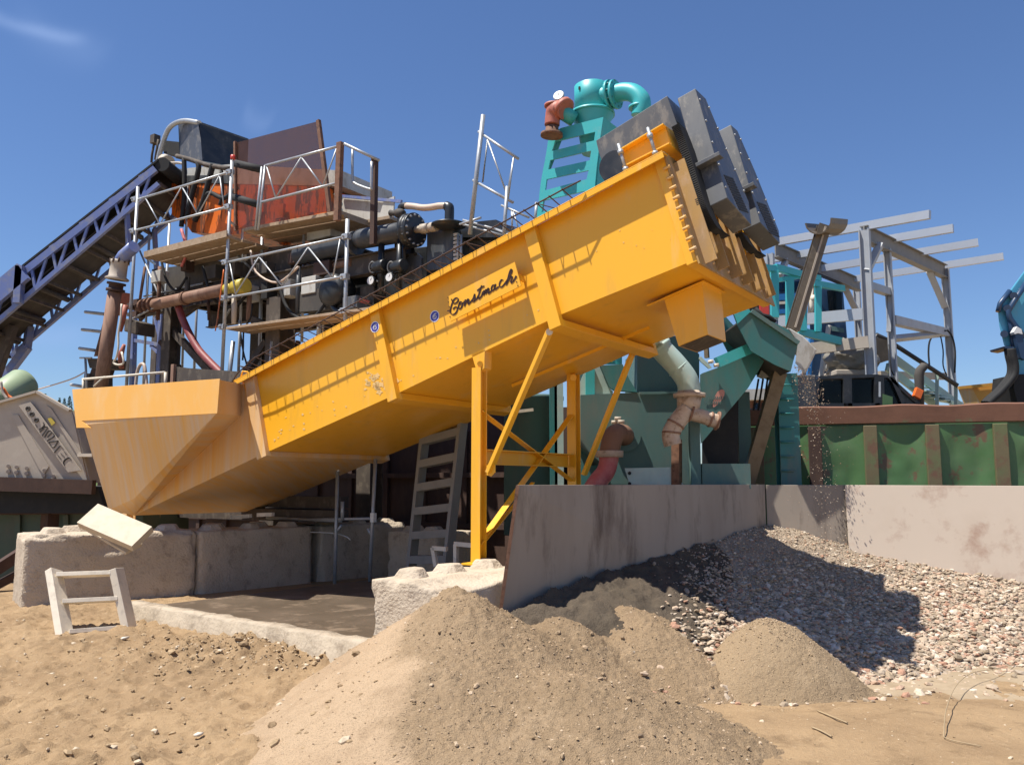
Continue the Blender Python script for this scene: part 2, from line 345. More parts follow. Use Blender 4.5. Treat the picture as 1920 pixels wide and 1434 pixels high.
def sandmat(name, cols, grain=260, gb=.5, wet=None, speck=.0, coarse=22, cols2=None):
    """dry sand or dirt: big patches, fine speckle, bump"""
    m = bpy.data.materials.new(name); m.use_nodes = True; nt = m.node_tree; n, l = nt.nodes, nt.links
    b = n['Principled BSDF']; b.inputs['Roughness'].default_value = .95; b.inputs['Specular IOR Level'].default_value = .15
    tc = n.new('ShaderNodeTexCoord')
    def nzz(s, d=5, r=.6):
        z = n.new('ShaderNodeTexNoise'); z.inputs['Scale'].default_value = s; z.inputs['Detail'].default_value = d; z.inputs['Roughness'].default_value = r
        l.new(tc.outputs['Object'], z.inputs['Vector']); return z.outputs[0]
    def mix(a, bcol, f):
        x = n.new('ShaderNodeMix'); x.data_type = 'RGBA'
        if isinstance(a, tuple): x.inputs[6].default_value = (*a, 1)
        else: l.new(a, x.inputs[6])
        x.inputs[7].default_value = (*bcol, 1); l.new(f, x.inputs[0]); return x.outputs[2]
    def ramp(v, a, c, hi=1.0):
        r = n.new('ShaderNodeMapRange'); r.inputs[1].default_value, r.inputs[2].default_value = a, c; r.inputs[4].default_value = hi; l.new(v, r.inputs[0]); return r.outputs[0]
    c = mix(cols[0], cols[1], ramp(nzz(.9), .42, .62))
    c = mix(c, cols[2], ramp(nzz(3.3, 7, .7), .52, .66, .8))
    if len(cols) > 3: c = mix(c, cols[3], ramp(nzz(coarse, 6, .7), .56, .70, .7))
    if cols2:                                               # drier, paler sand where the mesh says so
        p2 = mix(mix(cols2[0], cols2[1], ramp(nzz(1.2), .42, .62)), cols2[2], ramp(nzz(4, 7, .7), .5, .68))
        at = n.new('ShaderNodeAttribute'); at.attribute_name = 'pale'
        ad = n.new('ShaderNodeMath'); ad.operation = 'ADD'; l.new(at.outputs['Fac'], ad.inputs[0])
        sc = n.new('ShaderNodeMapRange'); sc.inputs[3].default_value = -.42; sc.inputs[4].default_value = .42; sc.inputs[1].default_value = .3; sc.inputs[2].default_value = .7; l.new(nzz(14, 7, .75), sc.inputs[0]); l.new(sc.outputs[0], ad.inputs[1])
        f = ramp(ad.outputs[0], .12, .88); x = n.new('ShaderNodeMix'); x.data_type = 'RGBA'; l.new(c, x.inputs[6]); l.new(p2, x.inputs[7]); l.new(f, x.inputs[0]); c = x.outputs[2]
    c = mix(c, tuple(x*.45 for x in cols[0]), ramp(nzz(grain, 2), .52, .75, speck))
    c = mix(c, tuple(min(.8, x*1.5) for x in cols[0]), ramp(nzz(grain*.8, 2), .58, .78, speck))
    l.new(c, b.inputs['Base Color'])
    h = n.new('ShaderNodeMath'); h.operation = 'MULTIPLY_ADD'; h.inputs[1].default_value = .5; l.new(nzz(grain, 3), h.inputs[0]); l.new(nzz(coarse, 6, .7), h.inputs[2])
    bp = n.new('ShaderNodeBump'); bp.inputs['Strength'].default_value = gb; bp.inputs['Distance'].default_value = .035
    l.new(h.outputs[0], bp.inputs['Height']); l.new(bp.outputs[0], b.inputs['Normal']); M[name] = m
sandmat('earth', [(0.394, 0.270, 0.153), (0.309, 0.208, 0.117), (0.230, 0.154, 0.086), (0.473, 0.342, 0.213)], grain=150, gb=.7, speck=.4)
sandmat('dark_sand', [(0.357, 0.260, 0.162), (0.294, 0.213, 0.131), (0.413, 0.305, 0.193), (0.245, 0.177, 0.110)], grain=120, gb=.75, speck=.75, coarse=34)
sandmat('heap_sand', [(0.349, 0.248, 0.152), (0.287, 0.203, 0.123), (0.403, 0.291, 0.182), (0.239, 0.169, 0.104)], grain=120, gb=.8, speck=.75, coarse=34, cols2=[(0.526, 0.380, 0.245), (0.459, 0.325, 0.206), (0.392, 0.275, 0.172)])
sandmat('gravel_bed', [(.36, .29, .22), (.30, .235, .17), (.40, .33, .26), (.24, .19, .14)], grain=60, gb=.9, speck=.8)
sandmat('shaded_sand', [(0.116, 0.091, 0.067), (0.093, 0.074, 0.054), (0.139, 0.111, 0.081), (0.078, 0.061, 0.045)], grain=120, gb=.7, speck=.5, coarse=34)  # sand colour darkened to carry the shadow at the long plate
sandmat('yard_dirt', [(.36, .28, .19), (.30, .23, .15), (.27, .2, .13), (.4, .32, .22)], grain=20, gb=.3, speck=.2, coarse=4)
grid('ground', -7.2, 8.4, 3.2, 13.2, .025, ground_d, M['earth'], kind='structure', org=(0, 0, 0))
b = MB(); b.poly([(-900, -500, -.09), (900, -500, -.09), (900, 2500, -.09), (-900, 2500, -.09)])
b.build('yard', M['yard_dirt'], kind='structure', org=(0, 0, -.09), recalc=False)
# distant wooded hill with single conifers, seen left of the tank
hb = MB(); hw = []
for i in range(25):
    for j in range(9):
        x = -330+i*14; y = 380+j*22; u = (i-12)/12; w = (j-4)/4
        hw.append(V((x, y, -2+52*max(0, 1-u*u*.9-w*w)+4*noise.noise((x*.03, y*.03, 1)))))
hb.v = hw
for i in range(24):
    for j in range(8): hb.f.append((i*9+j, i*9+9+j, i*9+10+j, i*9+j+1)); hb.sm.append(True)
hb.build('hill', M['meadow'], kind='structure', recalc=True, org=(-160, 460, 0))
def conifer(x, y, z, h, label):
    t = thing('conifer_tree', label, 'tree', (x, y, z), 'conifers on the far hill')
    MB().cone((x, y, z-1), (x, y, z+h*.9), h*.03, h*.005, 6).build('trunk', M['bark'], t)
    b = MB()
    for k in range(260):
        f = random.random()**.8; rr = h*.2*(1-f)*(.35+.75*random.random())+.1; a = random.random()*6.283
        c = V((x+rr*math.cos(a), y+rr*math.sin(a), z+h*(.1+.9*f)-rr*.25)); s = h*.055*(1.1-f*.7)
        d = V((math.cos(a), math.sin(a), -.45))*s*1.5; e = V((-math.sin(a), math.cos(a), .2*random.uniform(-1, 1)))*s
        b.poly([c-e, c+d, c+e]); b.poly([c-d*.3, c+e*.6+d*.5+V((0, 0, s*.5)), c+d])
    b.build('crown', M['pine_needles'], t, recalc=False)
for px, py, h, lb in ((85, 737, 18, 'tallest dark conifer on the far hill, nearest the white hopper plate'), (98, 752, 9, 'short conifer on the far hill, right of the tallest one'),
                      (112, 745, 14, 'slim conifer in the middle of the far hill group'), (121, 746, 12, 'conifer on the far hill just left of the one beside the yellow basin'), (131, 742, 13, 'conifer on the far hill closest to the yellow basin'),
                      (75, 752, 10, 'low bushy conifer on the far hill, leftmost of the row')):
    top = U(px, py, 440.0); conifer(top.x, top.y, top.z-h, h, lb)

# ---------------------------------------------------------------- sand heaps
def cone_h(x, y, cx, cy, z, sl, rnd=.25, ex=1.0, ang=0.0):
    dx, dy = x-cx, y-cy; c, s_ = math.cos(ang), math.sin(ang); u, w = dx*c+dy*s_, (-dx*s_+dy*c)*ex
    r = math.hypot(u, w); return z - sl*(math.sqrt(r*r+rnd*rnd)-rnd)
def smax(a, b, k=.07):
    h = max(0, k-abs(a-b))/k; return max(a, b)+h*h*k*.25
def gravel_h(x, y):
    dx, dy = x-CORNER.x, y-CORNER.y; det = DL.x*DR.y-DL.y*DR.x
    u = (dx*DR.y-dy*DR.x)/det; v = (DL.x*dy-DL.y*dx)/det
    w = math.sqrt(max(0, u)**2+.12**2)*.115 + .2*max(0, v) + .125*min(max(u, 0), max(v, 0))
    return 1.10 - w - .10*math.exp(-((u-1.6)**2+(v-1.3)**2)) + .05*fbm(x, y, 1.3, 3, 5.5)
def gravel_in(x, y):
    l_ = (x-CORNER.x)*DL.y-(y-CORNER.y)*DL.x; r_ = (x-CORNER.x)*DR.y-(y-CORNER.y)*DR.x
    return l_ < .02 and r_ > -.02
def main_h(x, y):
    z = cone_h(x, y, -.42, 6.78, .76, .62, .14)
    z = smax(z, cone_h(x, y, -.45, 5.95, .50, .42, .3, 1.1, R(90)), .1)
    z = smax(z, cone_h(x, y, .42, 5.6, .36, .36, .3, 1.1, R(90)), .12)
    z = smax(z, cone_h(x, y, .38, 7.15, .50, .80, .2), .1)
    z = smax(z, cone_h(x, y, 1.02, 7.75, .54, .70, .2, .85, R(20)), .08)
    return z
def pale(x, y):
    xb = -.128*y+.12+.20*noise.noise((y*2.2, 1.5, 0))+.10*noise.noise((y*6, x*6, 4))
    return sst(.12, -.14, x-xb)
def main_d(x, y):
    p = pale(x, y); z = main_h(x, y)
    n = .032*fbm(x, y, 3.0, 3, 1.7) + .022*max(0, fbm(x, y, 12, 3, 6.1)-.1) + .017*fbm(x, y, 27, 3, 2.9) + .012*max(-.3, noise.noise((x*52, y*52, 2)))
    g = abs(fbm(x*.8+y*.9, y*.25-x*.3, 3.2, 3, 3.3))          # slump grooves down the dry flank
    d = .016*fbm(x, y, 2.2, 3, 1.1)-.035*max(0, g-.4)+.005*fbm(x, y, 25, 2, 2)
    ap = max(0, 1-math.hypot(x+.3, y-6.9)/.6); n += ap*.085*max(0, fbm(x, y, 11, 3, 8.8))
    return z+n*(1-p)+d*p
tongue_d = main_d
heap = grid('sand_heap', -2.3, 2.1, 3.6, 8.5, .0155, main_d, M['heap_sand'], lambda x, y, z: z > ground_z(x, y)-.05 and ((x-CORNER.x)*DL.y-(y-CORNER.y)*DL.x < .03 or x < .0),
     label='large grey-brown sand heap with pale dry left flank, banked against the front concrete block', cat='sand heap', org=(0, 6, 0))
at = heap.data.attributes.new('pale', 'FLOAT', 'POINT'); at.data.foreach_set('value', [pale(v.co.x, v.co.y+6) for v in heap.data.vertices])
def mound_d(x, y):
    z = cone_h(x, y, 2.17, 7.38, .47, 1.02, .30); z = smax(z, cone_h(x, y, 2.35, 7.05, -.03, .12, .2), .04)
    return z+.014*fbm(x, y, 3, 3, 4)+.011*fbm(x, y, 30, 2, 5)+.010*fbm(x, y, 55, 2, 5)
grid('sand_mound', 1.1, 3.4, 6.0, 8.3, .016, mound_d, M['dark_sand'], lambda x, y, z: z > ground_z(x, y)-.03,
     label='small round mound of coarse sand in front of the gravel heap', cat='sand heap', org=(2.13, 7.2, 0))
# gravel heap in the corner of the plates
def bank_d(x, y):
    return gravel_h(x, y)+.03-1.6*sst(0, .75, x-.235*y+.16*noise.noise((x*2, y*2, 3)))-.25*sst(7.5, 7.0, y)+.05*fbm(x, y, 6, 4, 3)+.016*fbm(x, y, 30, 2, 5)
grid('shaded_sand_bank', -.1, 2.9, 6.9, 9.6, .022, bank_d, M['shaded_sand'], lambda x, y, z: gravel_in(x, y) and z > ground_z(x, y)-.03,  # bank whose near-black colour stands for cast shadow
     label='sand bank with shade painted into its dark colour, lying along the foot of the long steel plate', cat='sand heap', org=(.7, 8, 0))
grid('gravel_heap', .6, 8.2, 5.4, 10.8, .045, lambda x, y: gravel_h(x, y)+.03*fbm(x, y, 7, 2, 3), M['gravel_bed'], lambda x, y, z: gravel_in(x, y) and z > ground_z(x, y)-.03 and x > .225*y+.05,
     label='grey gravel heap filling the corner between the rusty steel plates', cat='gravel heap', org=(3, 9, 0))
# the stones on it
def stone_verts():
    ph = (1+5**.5)/2; vs = [(-1, ph, 0), (1, ph, 0), (-1, -ph, 0), (1, -ph, 0), (0, -1, ph), (0, 1, ph), (0, -1, -ph), (0, 1, -ph), (ph, 0, -1), (ph, 0, 1), (-ph, 0, -1), (-ph, 0, 1)]
    return [V(v).normalized() for v in vs]
ICO = stone_verts()
ICF = [(0, 11, 5), (0, 5, 1), (0, 1, 7), (0, 7, 10), (0, 10, 11), (1, 5, 9), (5, 11, 4), (11, 10, 2), (10, 7, 6), (7, 1, 8), (3, 9, 4), (3, 4, 2), (3, 2, 6), (3, 6, 8), (3, 8, 9), (4, 9, 5), (2, 4, 11), (6, 2, 10), (8, 6, 7), (9, 8, 1)]
def stone(b, c, s, flat=.55, sm=False):
    q = Matrix.Rotation(random.random()*6.28, 3, 'Z') @ Matrix.Rotation(random.uniform(-.5, .5), 3, 'X') @ Matrix.Rotation(random.uniform(-.5, .5), 3, 'Y')
    sx, sy, sz = s*random.uniform(.8, 1.35), s*random.uniform(.6, 1), s*flat*random.uniform(.6, 1.1); i = len(b.v)
    for v in ICO: b.v.append(V(c)+q @ V((v.x*sx*random.uniform(.85, 1.12), v.y*sy*random.uniform(.85, 1.12), v.z*sz*random.uniform(.85, 1.1))))
    for f in ICF: b.f.append((f[0]+i, f[1]+i, f[2]+i)); b.sm.append(sm)
def stonemat(name, cols):
    m = bpy.data.materials.new(name); m.use_nodes = True; nt = m.node_tree; n, l = nt.nodes, nt.links
    b = n['Principled BSDF']; b.inputs['Roughness'].default_value = .85; b.inputs['Specular IOR Level'].default_value = .2
    g = n.new('ShaderNodeNewGeometry'); r = n.new('ShaderNodeValToRGB'); r.color_ramp.interpolation = 'CONSTANT'
    while len(r.color_ramp.elements) < len(cols): r.color_ramp.elements.new(.5)
    for k, c in enumerate(cols): r.color_ramp.elements[k].position = k/len(cols); r.color_ramp.elements[k].color = (*c, 1)
    l.new(g.outputs['Random Per Island'], r.inputs[0])
    nz = n.new('ShaderNodeTexNoise'); nz.inputs['Scale'].default_value = 45; tc = n.new('ShaderNodeTexCoord'); l.new(tc.outputs['Object'], nz.inputs[0])
    mx = n.new('ShaderNodeMix'); mx.data_type = 'RGBA'; mx.blend_type = 'MULTIPLY'; mx.inputs[0].default_value = .6
    l.new(r.outputs[0], mx.inputs[6]); l.new(nz.outputs[0], mx.inputs[7])
    gm = n.new('ShaderNodeMix'); gm.data_type = 'RGBA'; gm.blend_type = 'MULTIPLY'; gm.inputs[0].default_value = 1; gm.inputs[7].default_value = (1.45, 1.45, 1.45, 1); l.new(mx.outputs[2], gm.inputs[6])
    l.new(gm.outputs[2], b.inputs['Base Color']); M[name] = m
stonemat('gravel_stone', [(0.420, 0.329, 0.238), (0.460, 0.367, 0.273), (0.330, 0.254, 0.176), (0.500, 0.414, 0.317), (0.400, 0.273, 0.194), (0.280, 0.221, 0.158), (0.450, 0.338, 0.246), (0.360, 0.207, 0.141), (0.560, 0.479, 0.387), (0.360, 0.291, 0.220), (0.420, 0.320, 0.229), (0.300, 0.235, 0.167)])
sb = MB(); k = 0
while k < 23000:
    u, v = random.random(), random.random()
    x, y = random.uniform(.2, 7.4), random.uniform(6.6, 10.7)
    if not gravel_in(x, y) or x < .225*y-.05+.35*random.gauss(0, .6): continue
    z = gravel_h(x, y)+.03*fbm(x, y, 7, 2, 3)
    if z < ground_z(x, y)-.005 and random.random() > .12*math.exp((z-ground_z(x, y))*5): continue
    low = sst(.9, .1, z) if z < .9 else 0
    s_ = random.uniform(.006, .017)*(1+1.1*sst(.8, .1, z)) if random.random() < .88 else random.uniform(.022, .045)*(.7+.6*(1-z))
    if y > 9 and z > .7: s_ *= .8
    stone(sb, (x, y, max(z, ground_z(x, y), bank_d(x, y))+s_*.15), s_); k += 1
sb.build('gravel', M['gravel_stone'], kind='stuff', label='loose mixed gravel covering the corner heap', cat='gravel', org=(3, 9, 0), recalc=False)
# pebbles and clods strewn over the dirt
sb = MB()
for k in range(2200):
    x, y = random.uniform(-6.5, 1.2), random.uniform(4.2, 9.0)
    if random.random() < .5: x, y = random.gauss(CL.x, .55), random.gauss(CL.y, .3)
    s_ = random.uniform(.004, .012) if random.random() < .9 else random.uniform(.012, .03)
    zz = max(ground_d(x, y), main_d(x, y), tongue_d(x, y)); stone(sb, (x, y, zz+s_*.1), s_, .6)
for k in range(450):
    x, y = random.uniform(1.2, 6.0), random.uniform(4.4, 7.6); s_ = random.uniform(.004, .011) if random.random() < .93 else random.uniform(.012, .022)
    stone(sb, (x, y, max(ground_d(x, y), mound_d(x, y), main_d(x, y))+s_*.1), s_, .6)
stonemat('clod', [(0.318, 0.227, 0.133), (0.367, 0.264, 0.156), (0.257, 0.179, 0.103), (0.513, 0.418, 0.300), (0.293, 0.209, 0.124), (0.342, 0.245, 0.144)])
for k in range(900):
    x, y = random.gauss(CL.x, .6), random.gauss(CL.y, .33)
    if random.random() < .5: x, y = random.uniform(-5.5, -.9), random.uniform(4.6, 8.2)
    s_ = random.uniform(.008, .02) if random.random() < .8 else random.uniform(.02, .045)
    stone(sb, (x, y, max(ground_d(x, y), tongue_d(x, y), main_d(x, y))), s_, .7)
gb_ = MB()
for k in range(5200):
    x, y = random.uniform(-1.6, 1.6), random.uniform(4.3, 8.0); z = main_d(x, y)
    if z < ground_z(x, y)+.02 or random.random() < pale(x, y)*.9: continue
    if gravel_in(x, y) is False and x > .1 and y > 7.4: continue
    s_ = random.uniform(.004, .009) if random.random() < .93 else random.uniform(.010, .024)
    stone(gb_, (x, y, z), s_, .75)
for k in range(1500):
    a, r = random.random()*6.283, abs(random.gauss(0, .45)); x, y = 2.17+r*math.cos(a), 7.38+r*math.sin(a)
    stone(gb_, (x, y, max(mound_d(x, y), ground_d(x, y))), random.uniform(.004, .009), .75)
stonemat('sand_lump', [(0.336, 0.243, 0.152), (0.282, 0.205, 0.129), (0.390, 0.285, 0.185), (0.444, 0.341, 0.235), (0.242, 0.174, 0.112)])
gb_.build('sand_lumps', M['sand_lump'], kind='stuff', label='coarse grains and lumps lying loose on the sand heaps', cat='sand lumps', org=(0, 6, 0), recalc=False)
sb.build('pebbles', M['clod'], kind='stuff', label='pebbles and dirt clods scattered over the trampled ground', cat='pebbles', org=(0, 6, 0), recalc=False)
for px, py, s_, lb in ((372, 1378, .032, 'white rounded stone on the sandy ground at the lower left'), (232, 1199, .05, 'flat pale stone slab in front of the broken step frame'),
                       (140, 1410, .03, 'brown stone at the lower left edge of the trampled ground'), (862, 1393, .055, 'pale lump of dried mud low on the big sand heap')):
    c = onz(px, py, .05)
    for it in range(6): c = onz(px, py, max(ground_d(c.x, c.y), main_d(c.x, c.y)))
    q = MB(); stone(q, c+V((0, 0, s_*.2)), s_, .5, True)
    q.build('stone', M['dusty_white_metal'] if 'white' in lb or 'pale' in lb else M['clod'], label=lb, cat='stone', recalc=False)
def hit(px, py):
    c = onz(px, py, 0)
    for it in range(10): c = onz(px, py, max(ground_d(c.x, c.y), main_d(c.x, c.y), mound_d(c.x, c.y)))
    return c
for pts, lb, nm in ((((1770, 1385), (1775, 1350), (1795, 1310), (1825, 1285), (1870, 1268), (1925, 1240)), 'long thin bare twig arching over the sand at the right edge', 'twig'),
                    (((1533, 1335), (1560, 1346), (1589, 1358)), 'straight pale straw stalk lying right of the small mound', 'straw_stalk'),
                    (((1522, 1366), (1540, 1373), (1560, 1384)), 'short straw stalk lying nearest the camera on the sand', 'straw_stalk'),
                    (((1770, 1385), (1790, 1392), (1840, 1402)), 'thin bent grass stem on the sand below the twig', 'grass_stem')):
    p = [hit(*q)+V((0, 0, .012 + (.10*math.sin(math.pi*i/(len(pts)-1)) if nm == 'twig' else 0))) for i, q in enumerate(pts)]
    MB().path(smooth(p, 4), .0035 if nm in ('twig', 'grass_stem') else .006, 5).build(nm, M['dry_twig'], label=lb, cat='twig' if nm == 'twig' else 'stalk')
# ---------------------------------------------------------------- steel retaining plates (things)
def plate(name, pts, thick, m, lb):
    return MB().prism(pts, thick).build(name, m, bev=.004, label=lb, cat='steel plate', group='steel retaining plates round the gravel')
nl = V((.70, -.714, 0))
p_top0, p_bot0 = U(972, 909, 7.48), U(941, 1128, 7.42); p_top1, p_bot1 = U(1434, 908, 10.6), U(1434, 1000, 10.6)
p_bot0 = V((p_bot0.x, p_bot0.y, .3)) + (p_bot0-p_top0)*V((1, 1, 0)).x*0
lean = (U(943, 1122, 7.46)-p_top0); p_bot0 = p_top0+lean*1.5; p_bot1.z = -.1
plate('retaining_plate', [p_top0, p_top1, V((p_top1.x, p_top1.y, -.05)), p_bot0], V((-.012, .012, 0)), M['plate_grey'], 'long grey-brown steel plate edge-on to the concrete block, running back to the corner')
pm = U(1585, 909, 0); 
def onr(px, py, off=0.0):
    n = V((DR.y, -DR.x, 0)); return onp(px, py, V((CORNER.x, CORNER.y, 0))+n*off, n)
c0, c1, c2 = onr(1436, 909, .0), onr(1588, 909, .0), onr(2200, 911, .0)
plate('retaining_plate', [c0, c1, V((c1.x, c1.y, .2)), V((c0.x, c0.y, .2))], V((-DR.y, DR.x, 0))*-.012*-1, M['plate_grey'], 'dark rusty steel plate in the corner right under the falling gravel')
nr = V((DR.y, -DR.x, 0))
d0, d1 = onr(1584, 909, .03), onr(2200, 912, .03)
plate('retaining_plate', [d0, d1, V((d1.x, d1.y, 0))+nr*.22, V((d0.x, d0.y, 0))+nr*.22], V((-DR.y, DR.x, 0))*.012, M['plate_sunlit'], 'bright sunlit rust-stained steel plate in front of the green container')

# ---------------------------------------------------------------- concrete blocks, kerb, pit floor
def chipped(o_, ax, ay, az, studs, name, lb, seed, chip=.04, extra=None, m='concrete'):
    """interlocking block: o_ corner, ax/ay/az edge vectors, studs = list of (u, v)"""
    bm = bmesh.new(); bmesh.ops.create_cube(bm, size=1)
    bmesh.ops.subdivide_edges(bm, edges=bm.edges[:], cuts=31, use_grid_fill=True)
    L = (ax.length, ay.length, az.length)
    for v in bm.verts:
        c = V((v.co.x+.5, v.co.y+.5, v.co.z+.5))
        dd = sorted([min(c.x, 1-c.x)*L[0], min(c.y, 1-c.y)*L[1], (1-c.z)*L[2]])[:2]
        nn = fbm(c.x*L[0]*2+seed, (c.y*L[1]+c.z*L[2])*2, 1.6, 4, seed)
        r = max(0, 1-dd[1]/.07)*(chip*(.2+max(0, nn)*1.7)) + .010*fbm(c.x*L[0]*5, (c.y*L[1]+c.z*L[2])*5, 1.7, 3, seed+2)
        if extra: r += extra(c)
        q = V((.5, .5, .45))-c; p = o_+ax*c.x+ay*c.y+az*c.z
        dirn = (ax.normalized()*q.x+ay.normalized()*q.y+az.normalized()*q.z*.8)
        v.co = p + dirn*r*1.2 + V((0, 0, 1))*.006*nn
    me = bpy.data.meshes.new(name); org = o_.copy(); bmesh.ops.translate(bm, verts=bm.verts, vec=-org); bmesh.ops.recalc_face_normals(bm, faces=bm.faces)
    for f in bm.faces: f.smooth = True
    bm.to_mesh(me); bm.free(); me.materials.append(M[m])
    o = bpy.data.objects.new(name, me); COL.objects.link(o); o.location = org; ORG[o.as_pointer()] = org
    tag(o, lb, 'concrete block', 'interlocking concrete blocks')
    for k, (u, w) in enumerate(studs):
        b = MB(); c = o_+ax*u+ay*w+az*.985; s_ = .16
        a1, a2 = ax.normalized(), ay.normalized(); r1 = []; r2 = []
        for (i, j) in ((-1, -.55), (-.55, -1), (.55, -1), (1, -.55), (1, .55), (.55, 1), (-.55, 1), (-1, .55)):
            t = random.uniform(.85, 1.05)
            r1.append(c+(a1*i+a2*j)*s_*t); r2.append(c+(a1*i+a2*j)*s_*.62*t+V((0, 0, .085*random.uniform(.85, 1.1))))
        b.loft(r1, r2).build('stud', M[m], o, bev=.012)
    return o
bo = V((-1.2, 7.4, -.02))
chipped(bo, A_*.86, E2*1.6, Z*.83, [(.25, .18), (.25, .50), (.27, .85), (.74, .88)], 'concrete_block', 'front concrete block carrying the yellow support leg, half buried in sand', 2.2, .06,
        lambda c: .16*max(0, 1-((c.x-1)**2*3+(c.y-.15)**2*5+(c.z-1)**2*3)) * (1 if c.x > .5 else .2))
bl = V((-5.62, 9.98, .1)); bd = V((1.57, 1.14, 0)).normalized(); bn = V((-bd.y, bd.x, 0))
def lblock(s, ln, z, name_lb, seed, chip=.05, ex=None):
    return chipped(bl+bd*s+V((0, 0, z)), bd*ln, bn*.8, Z*.92, [(.16, .3), (.5, .3), (.84, .3), (.3, .75), (.7, .75)], 'concrete_block', name_lb, seed, chip, ex)
lblock(0, 1.95, 0, 'pale chipped concrete block at the left, with a timber plank across its top', 5.1, .09, lambda c: .07*max(0, 1-((c.x-.45)**2*20+(c.y)**2*7+(c.z-.88)**2*30)))
bd = (bd*.35+E2*.65).normalized(); bn = V((-bd.y, bd.x, 0)); bl = V((-4.02, 11.15, .08))
lblock(0, 1.75, 0, 'shaded concrete block next behind the plank block, under the yellow basin', 7.7)
lblock(1.9, 1.7, 0, 'third concrete block in the dark row beneath the yellow trough', 8.3)
chipped(V((-1.75, 12.2, .05)), A_*.9, E2*.8, Z*.9, [(.3, .3), (.7, .3)], 'concrete_block', 'concrete block standing in the dark behind the tall ladder', 3.9)
# kerb of the settling pit
k0, k1 = onz(236, 1128, .37), onz(705, 1206, .36)
kd = (k1-k0).normalized(); kn = V((-kd.y, kd.x, 0)); kb = MB(); n_ = 60; loops = []
for i in range(n_+1):
    c = k0.lerp(k1, i/n_); w = .14
    j = [.02*fbm(i*.13, q, 2, 3, 4) for q in range(6)]
    loops.append([c+kn*0+V((0, 0, -.5)), c+kn*0+V((0, 0, -.02+j[0]))-kn*(.01+j[3]), c+kn*.02+V((0, 0, j[1])), c+kn*w+V((0, 0, j[2])), c+kn*(w+.01)+V((0, 0, -.03)), c+kn*(w+.01)+V((0, 0, -.5))])
for l_ in loops: kb.v += l_
for i in range(n_):
    for j in range(5): kb.f.append((i*6+j, i*6+j+1, i*6+7+j, i*6+6+j)); kb.sm.append(True)
kb.f += [tuple(range(6)), tuple(n_*6+q for q in range(6))]; kb.sm += [False, False]
kb.build('concrete_kerb', M['kerb_concrete'], label='low cracked concrete kerb along the front edge of the dark pit', cat='kerb', bev=0)
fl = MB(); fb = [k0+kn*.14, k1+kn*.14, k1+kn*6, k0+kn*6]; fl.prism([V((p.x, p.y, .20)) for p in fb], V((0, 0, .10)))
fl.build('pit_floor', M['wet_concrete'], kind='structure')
# broken step frame leaning on the left block
def step_frame():
    b0 = [onz(122, 1194, .16), onz(244, 1184, .16)]
    Yt = b0[0].y+.30
    tl, tr = U(101, 1070, Yt), U(218, 1066, Yt+.05)
    t = thing('broken_steps', 'broken pale timber step frame leaning in front of the left concrete block', 'steps', (b0[0]+b0[1])/2)
    for p, q in ((b0[0], tl), (b0[1], tr)): MB().bar(p, q, .075, .16, V((0, 1, .2))).build('stringer', M['dusty_white_metal'], t, bev=.004)
    for f in (.07, .52, .93):
        p, q = b0[0].lerp(tl, f), b0[1].lerp(tr, f); d = (q-p).normalized()
        MB().bar(p+d*.04, q-d*.04, .15, .04, V((0, .25, 1))).build('tread', M['dusty_white_metal'], t, bev=.003)
step_frame()
def plank(a, b, w, h, up, lb, m='raw_timber'):
    MB().bar(a, b, w, h, up).build('timber_plank', M[m], bev=.004, label=lb, cat='plank')
plank(U(166, 966, 9.95), U(268, 1010, 9.75), .32, .09, V((.15, -.75, .65)), 'thick pale timber plank tilted on top of the left concrete block')
plank(U(176, 985, 10.25), U(252, 1029, 9.95), .22, .035, V((.1, -.5, .8)), 'thin board sticking out under the thick tilted plank')

# ---------------------------------------------------------------- yellow spiral classifier
WID = 2.05
A0, B0, C0, D0 = N(455, 716), N(1247, 296), N(1306, 486), N(495, 850)
e1 = (B0-A0).normalized(); e3 = (Z-e1*Z.dot(e1)).normalized()
LEN = (B0-A0).length; dep0 = -(D0-A0).dot(e3); dep1 = -(C0-A0).dot(e3)
print('trough', LEN, dep0, dep1, math.degrees(math.asin(e1.z)))
def T(s, d, h): return A0+e1*s+E2*d+e3*h
def depth(s): return dep0+(dep1-dep0)*s/LEN
SC = thing('spiral_classifier', 'long yellow inclined spiral sand washer with lettered side, wide basin at its low end', 'sand washer', (-.4, 9.0, .8))
YP, DY = M['yellow_paint'], M['dusty_yellow']
b = MB(); G_, H_ = N(740, 740), N(1046, 592)
b.prism([A0, B0, C0, H_, G_, D0], E2*.012)
b.prism([p+E2*(WID-.012) for p in (A0, B0, C0, H_, G_, D0)], E2*.012)
for p, q in ((D0, G_), (G_, H_), (H_, C0)):
    b.prism([p+E2*.013, q+E2*.013, q+E2*(WID-.013), p+E2*(WID-.013)], e3*.012)
b.prism([B0-e1*.02+E2*.013, C0-e1*.02+E2*.013, C0-e1*.02+E2*(WID-.013), B0-e1*.02+E2*(WID-.013)], e1*.012)
b.build('trough', YP, SC)
LP = .125                                                   # rim overhang
b = MB()
for dd, sg in ((0, -1), (WID, 1)):
    d0_, d1_ = (-LP, 0) if sg < 0 else (WID, WID+LP)
    b.prism([T(-.02, d0_, .0), T(-.02, d1_, .0), T(-.02, d1_, .012), T(-.02, d0_, .012)], e1*(LEN+.05))
    e_ = d0_ if sg < 0 else d1_-.012
    b.prism([T(-.02, e_, -.055), T(-.02, e_+.012, -.055), T(-.02, e_+.012, -.001), T(-.02, e_, -.001)], e1*(LEN+.05))
b.build('rim', YP, SC, bev=.003)
def sd(px, py, d=0.0):                                      # photo point -> (s, h) on plane d
    p = N(px, py, d)-A0; return p.dot(e1), p.dot(e3)
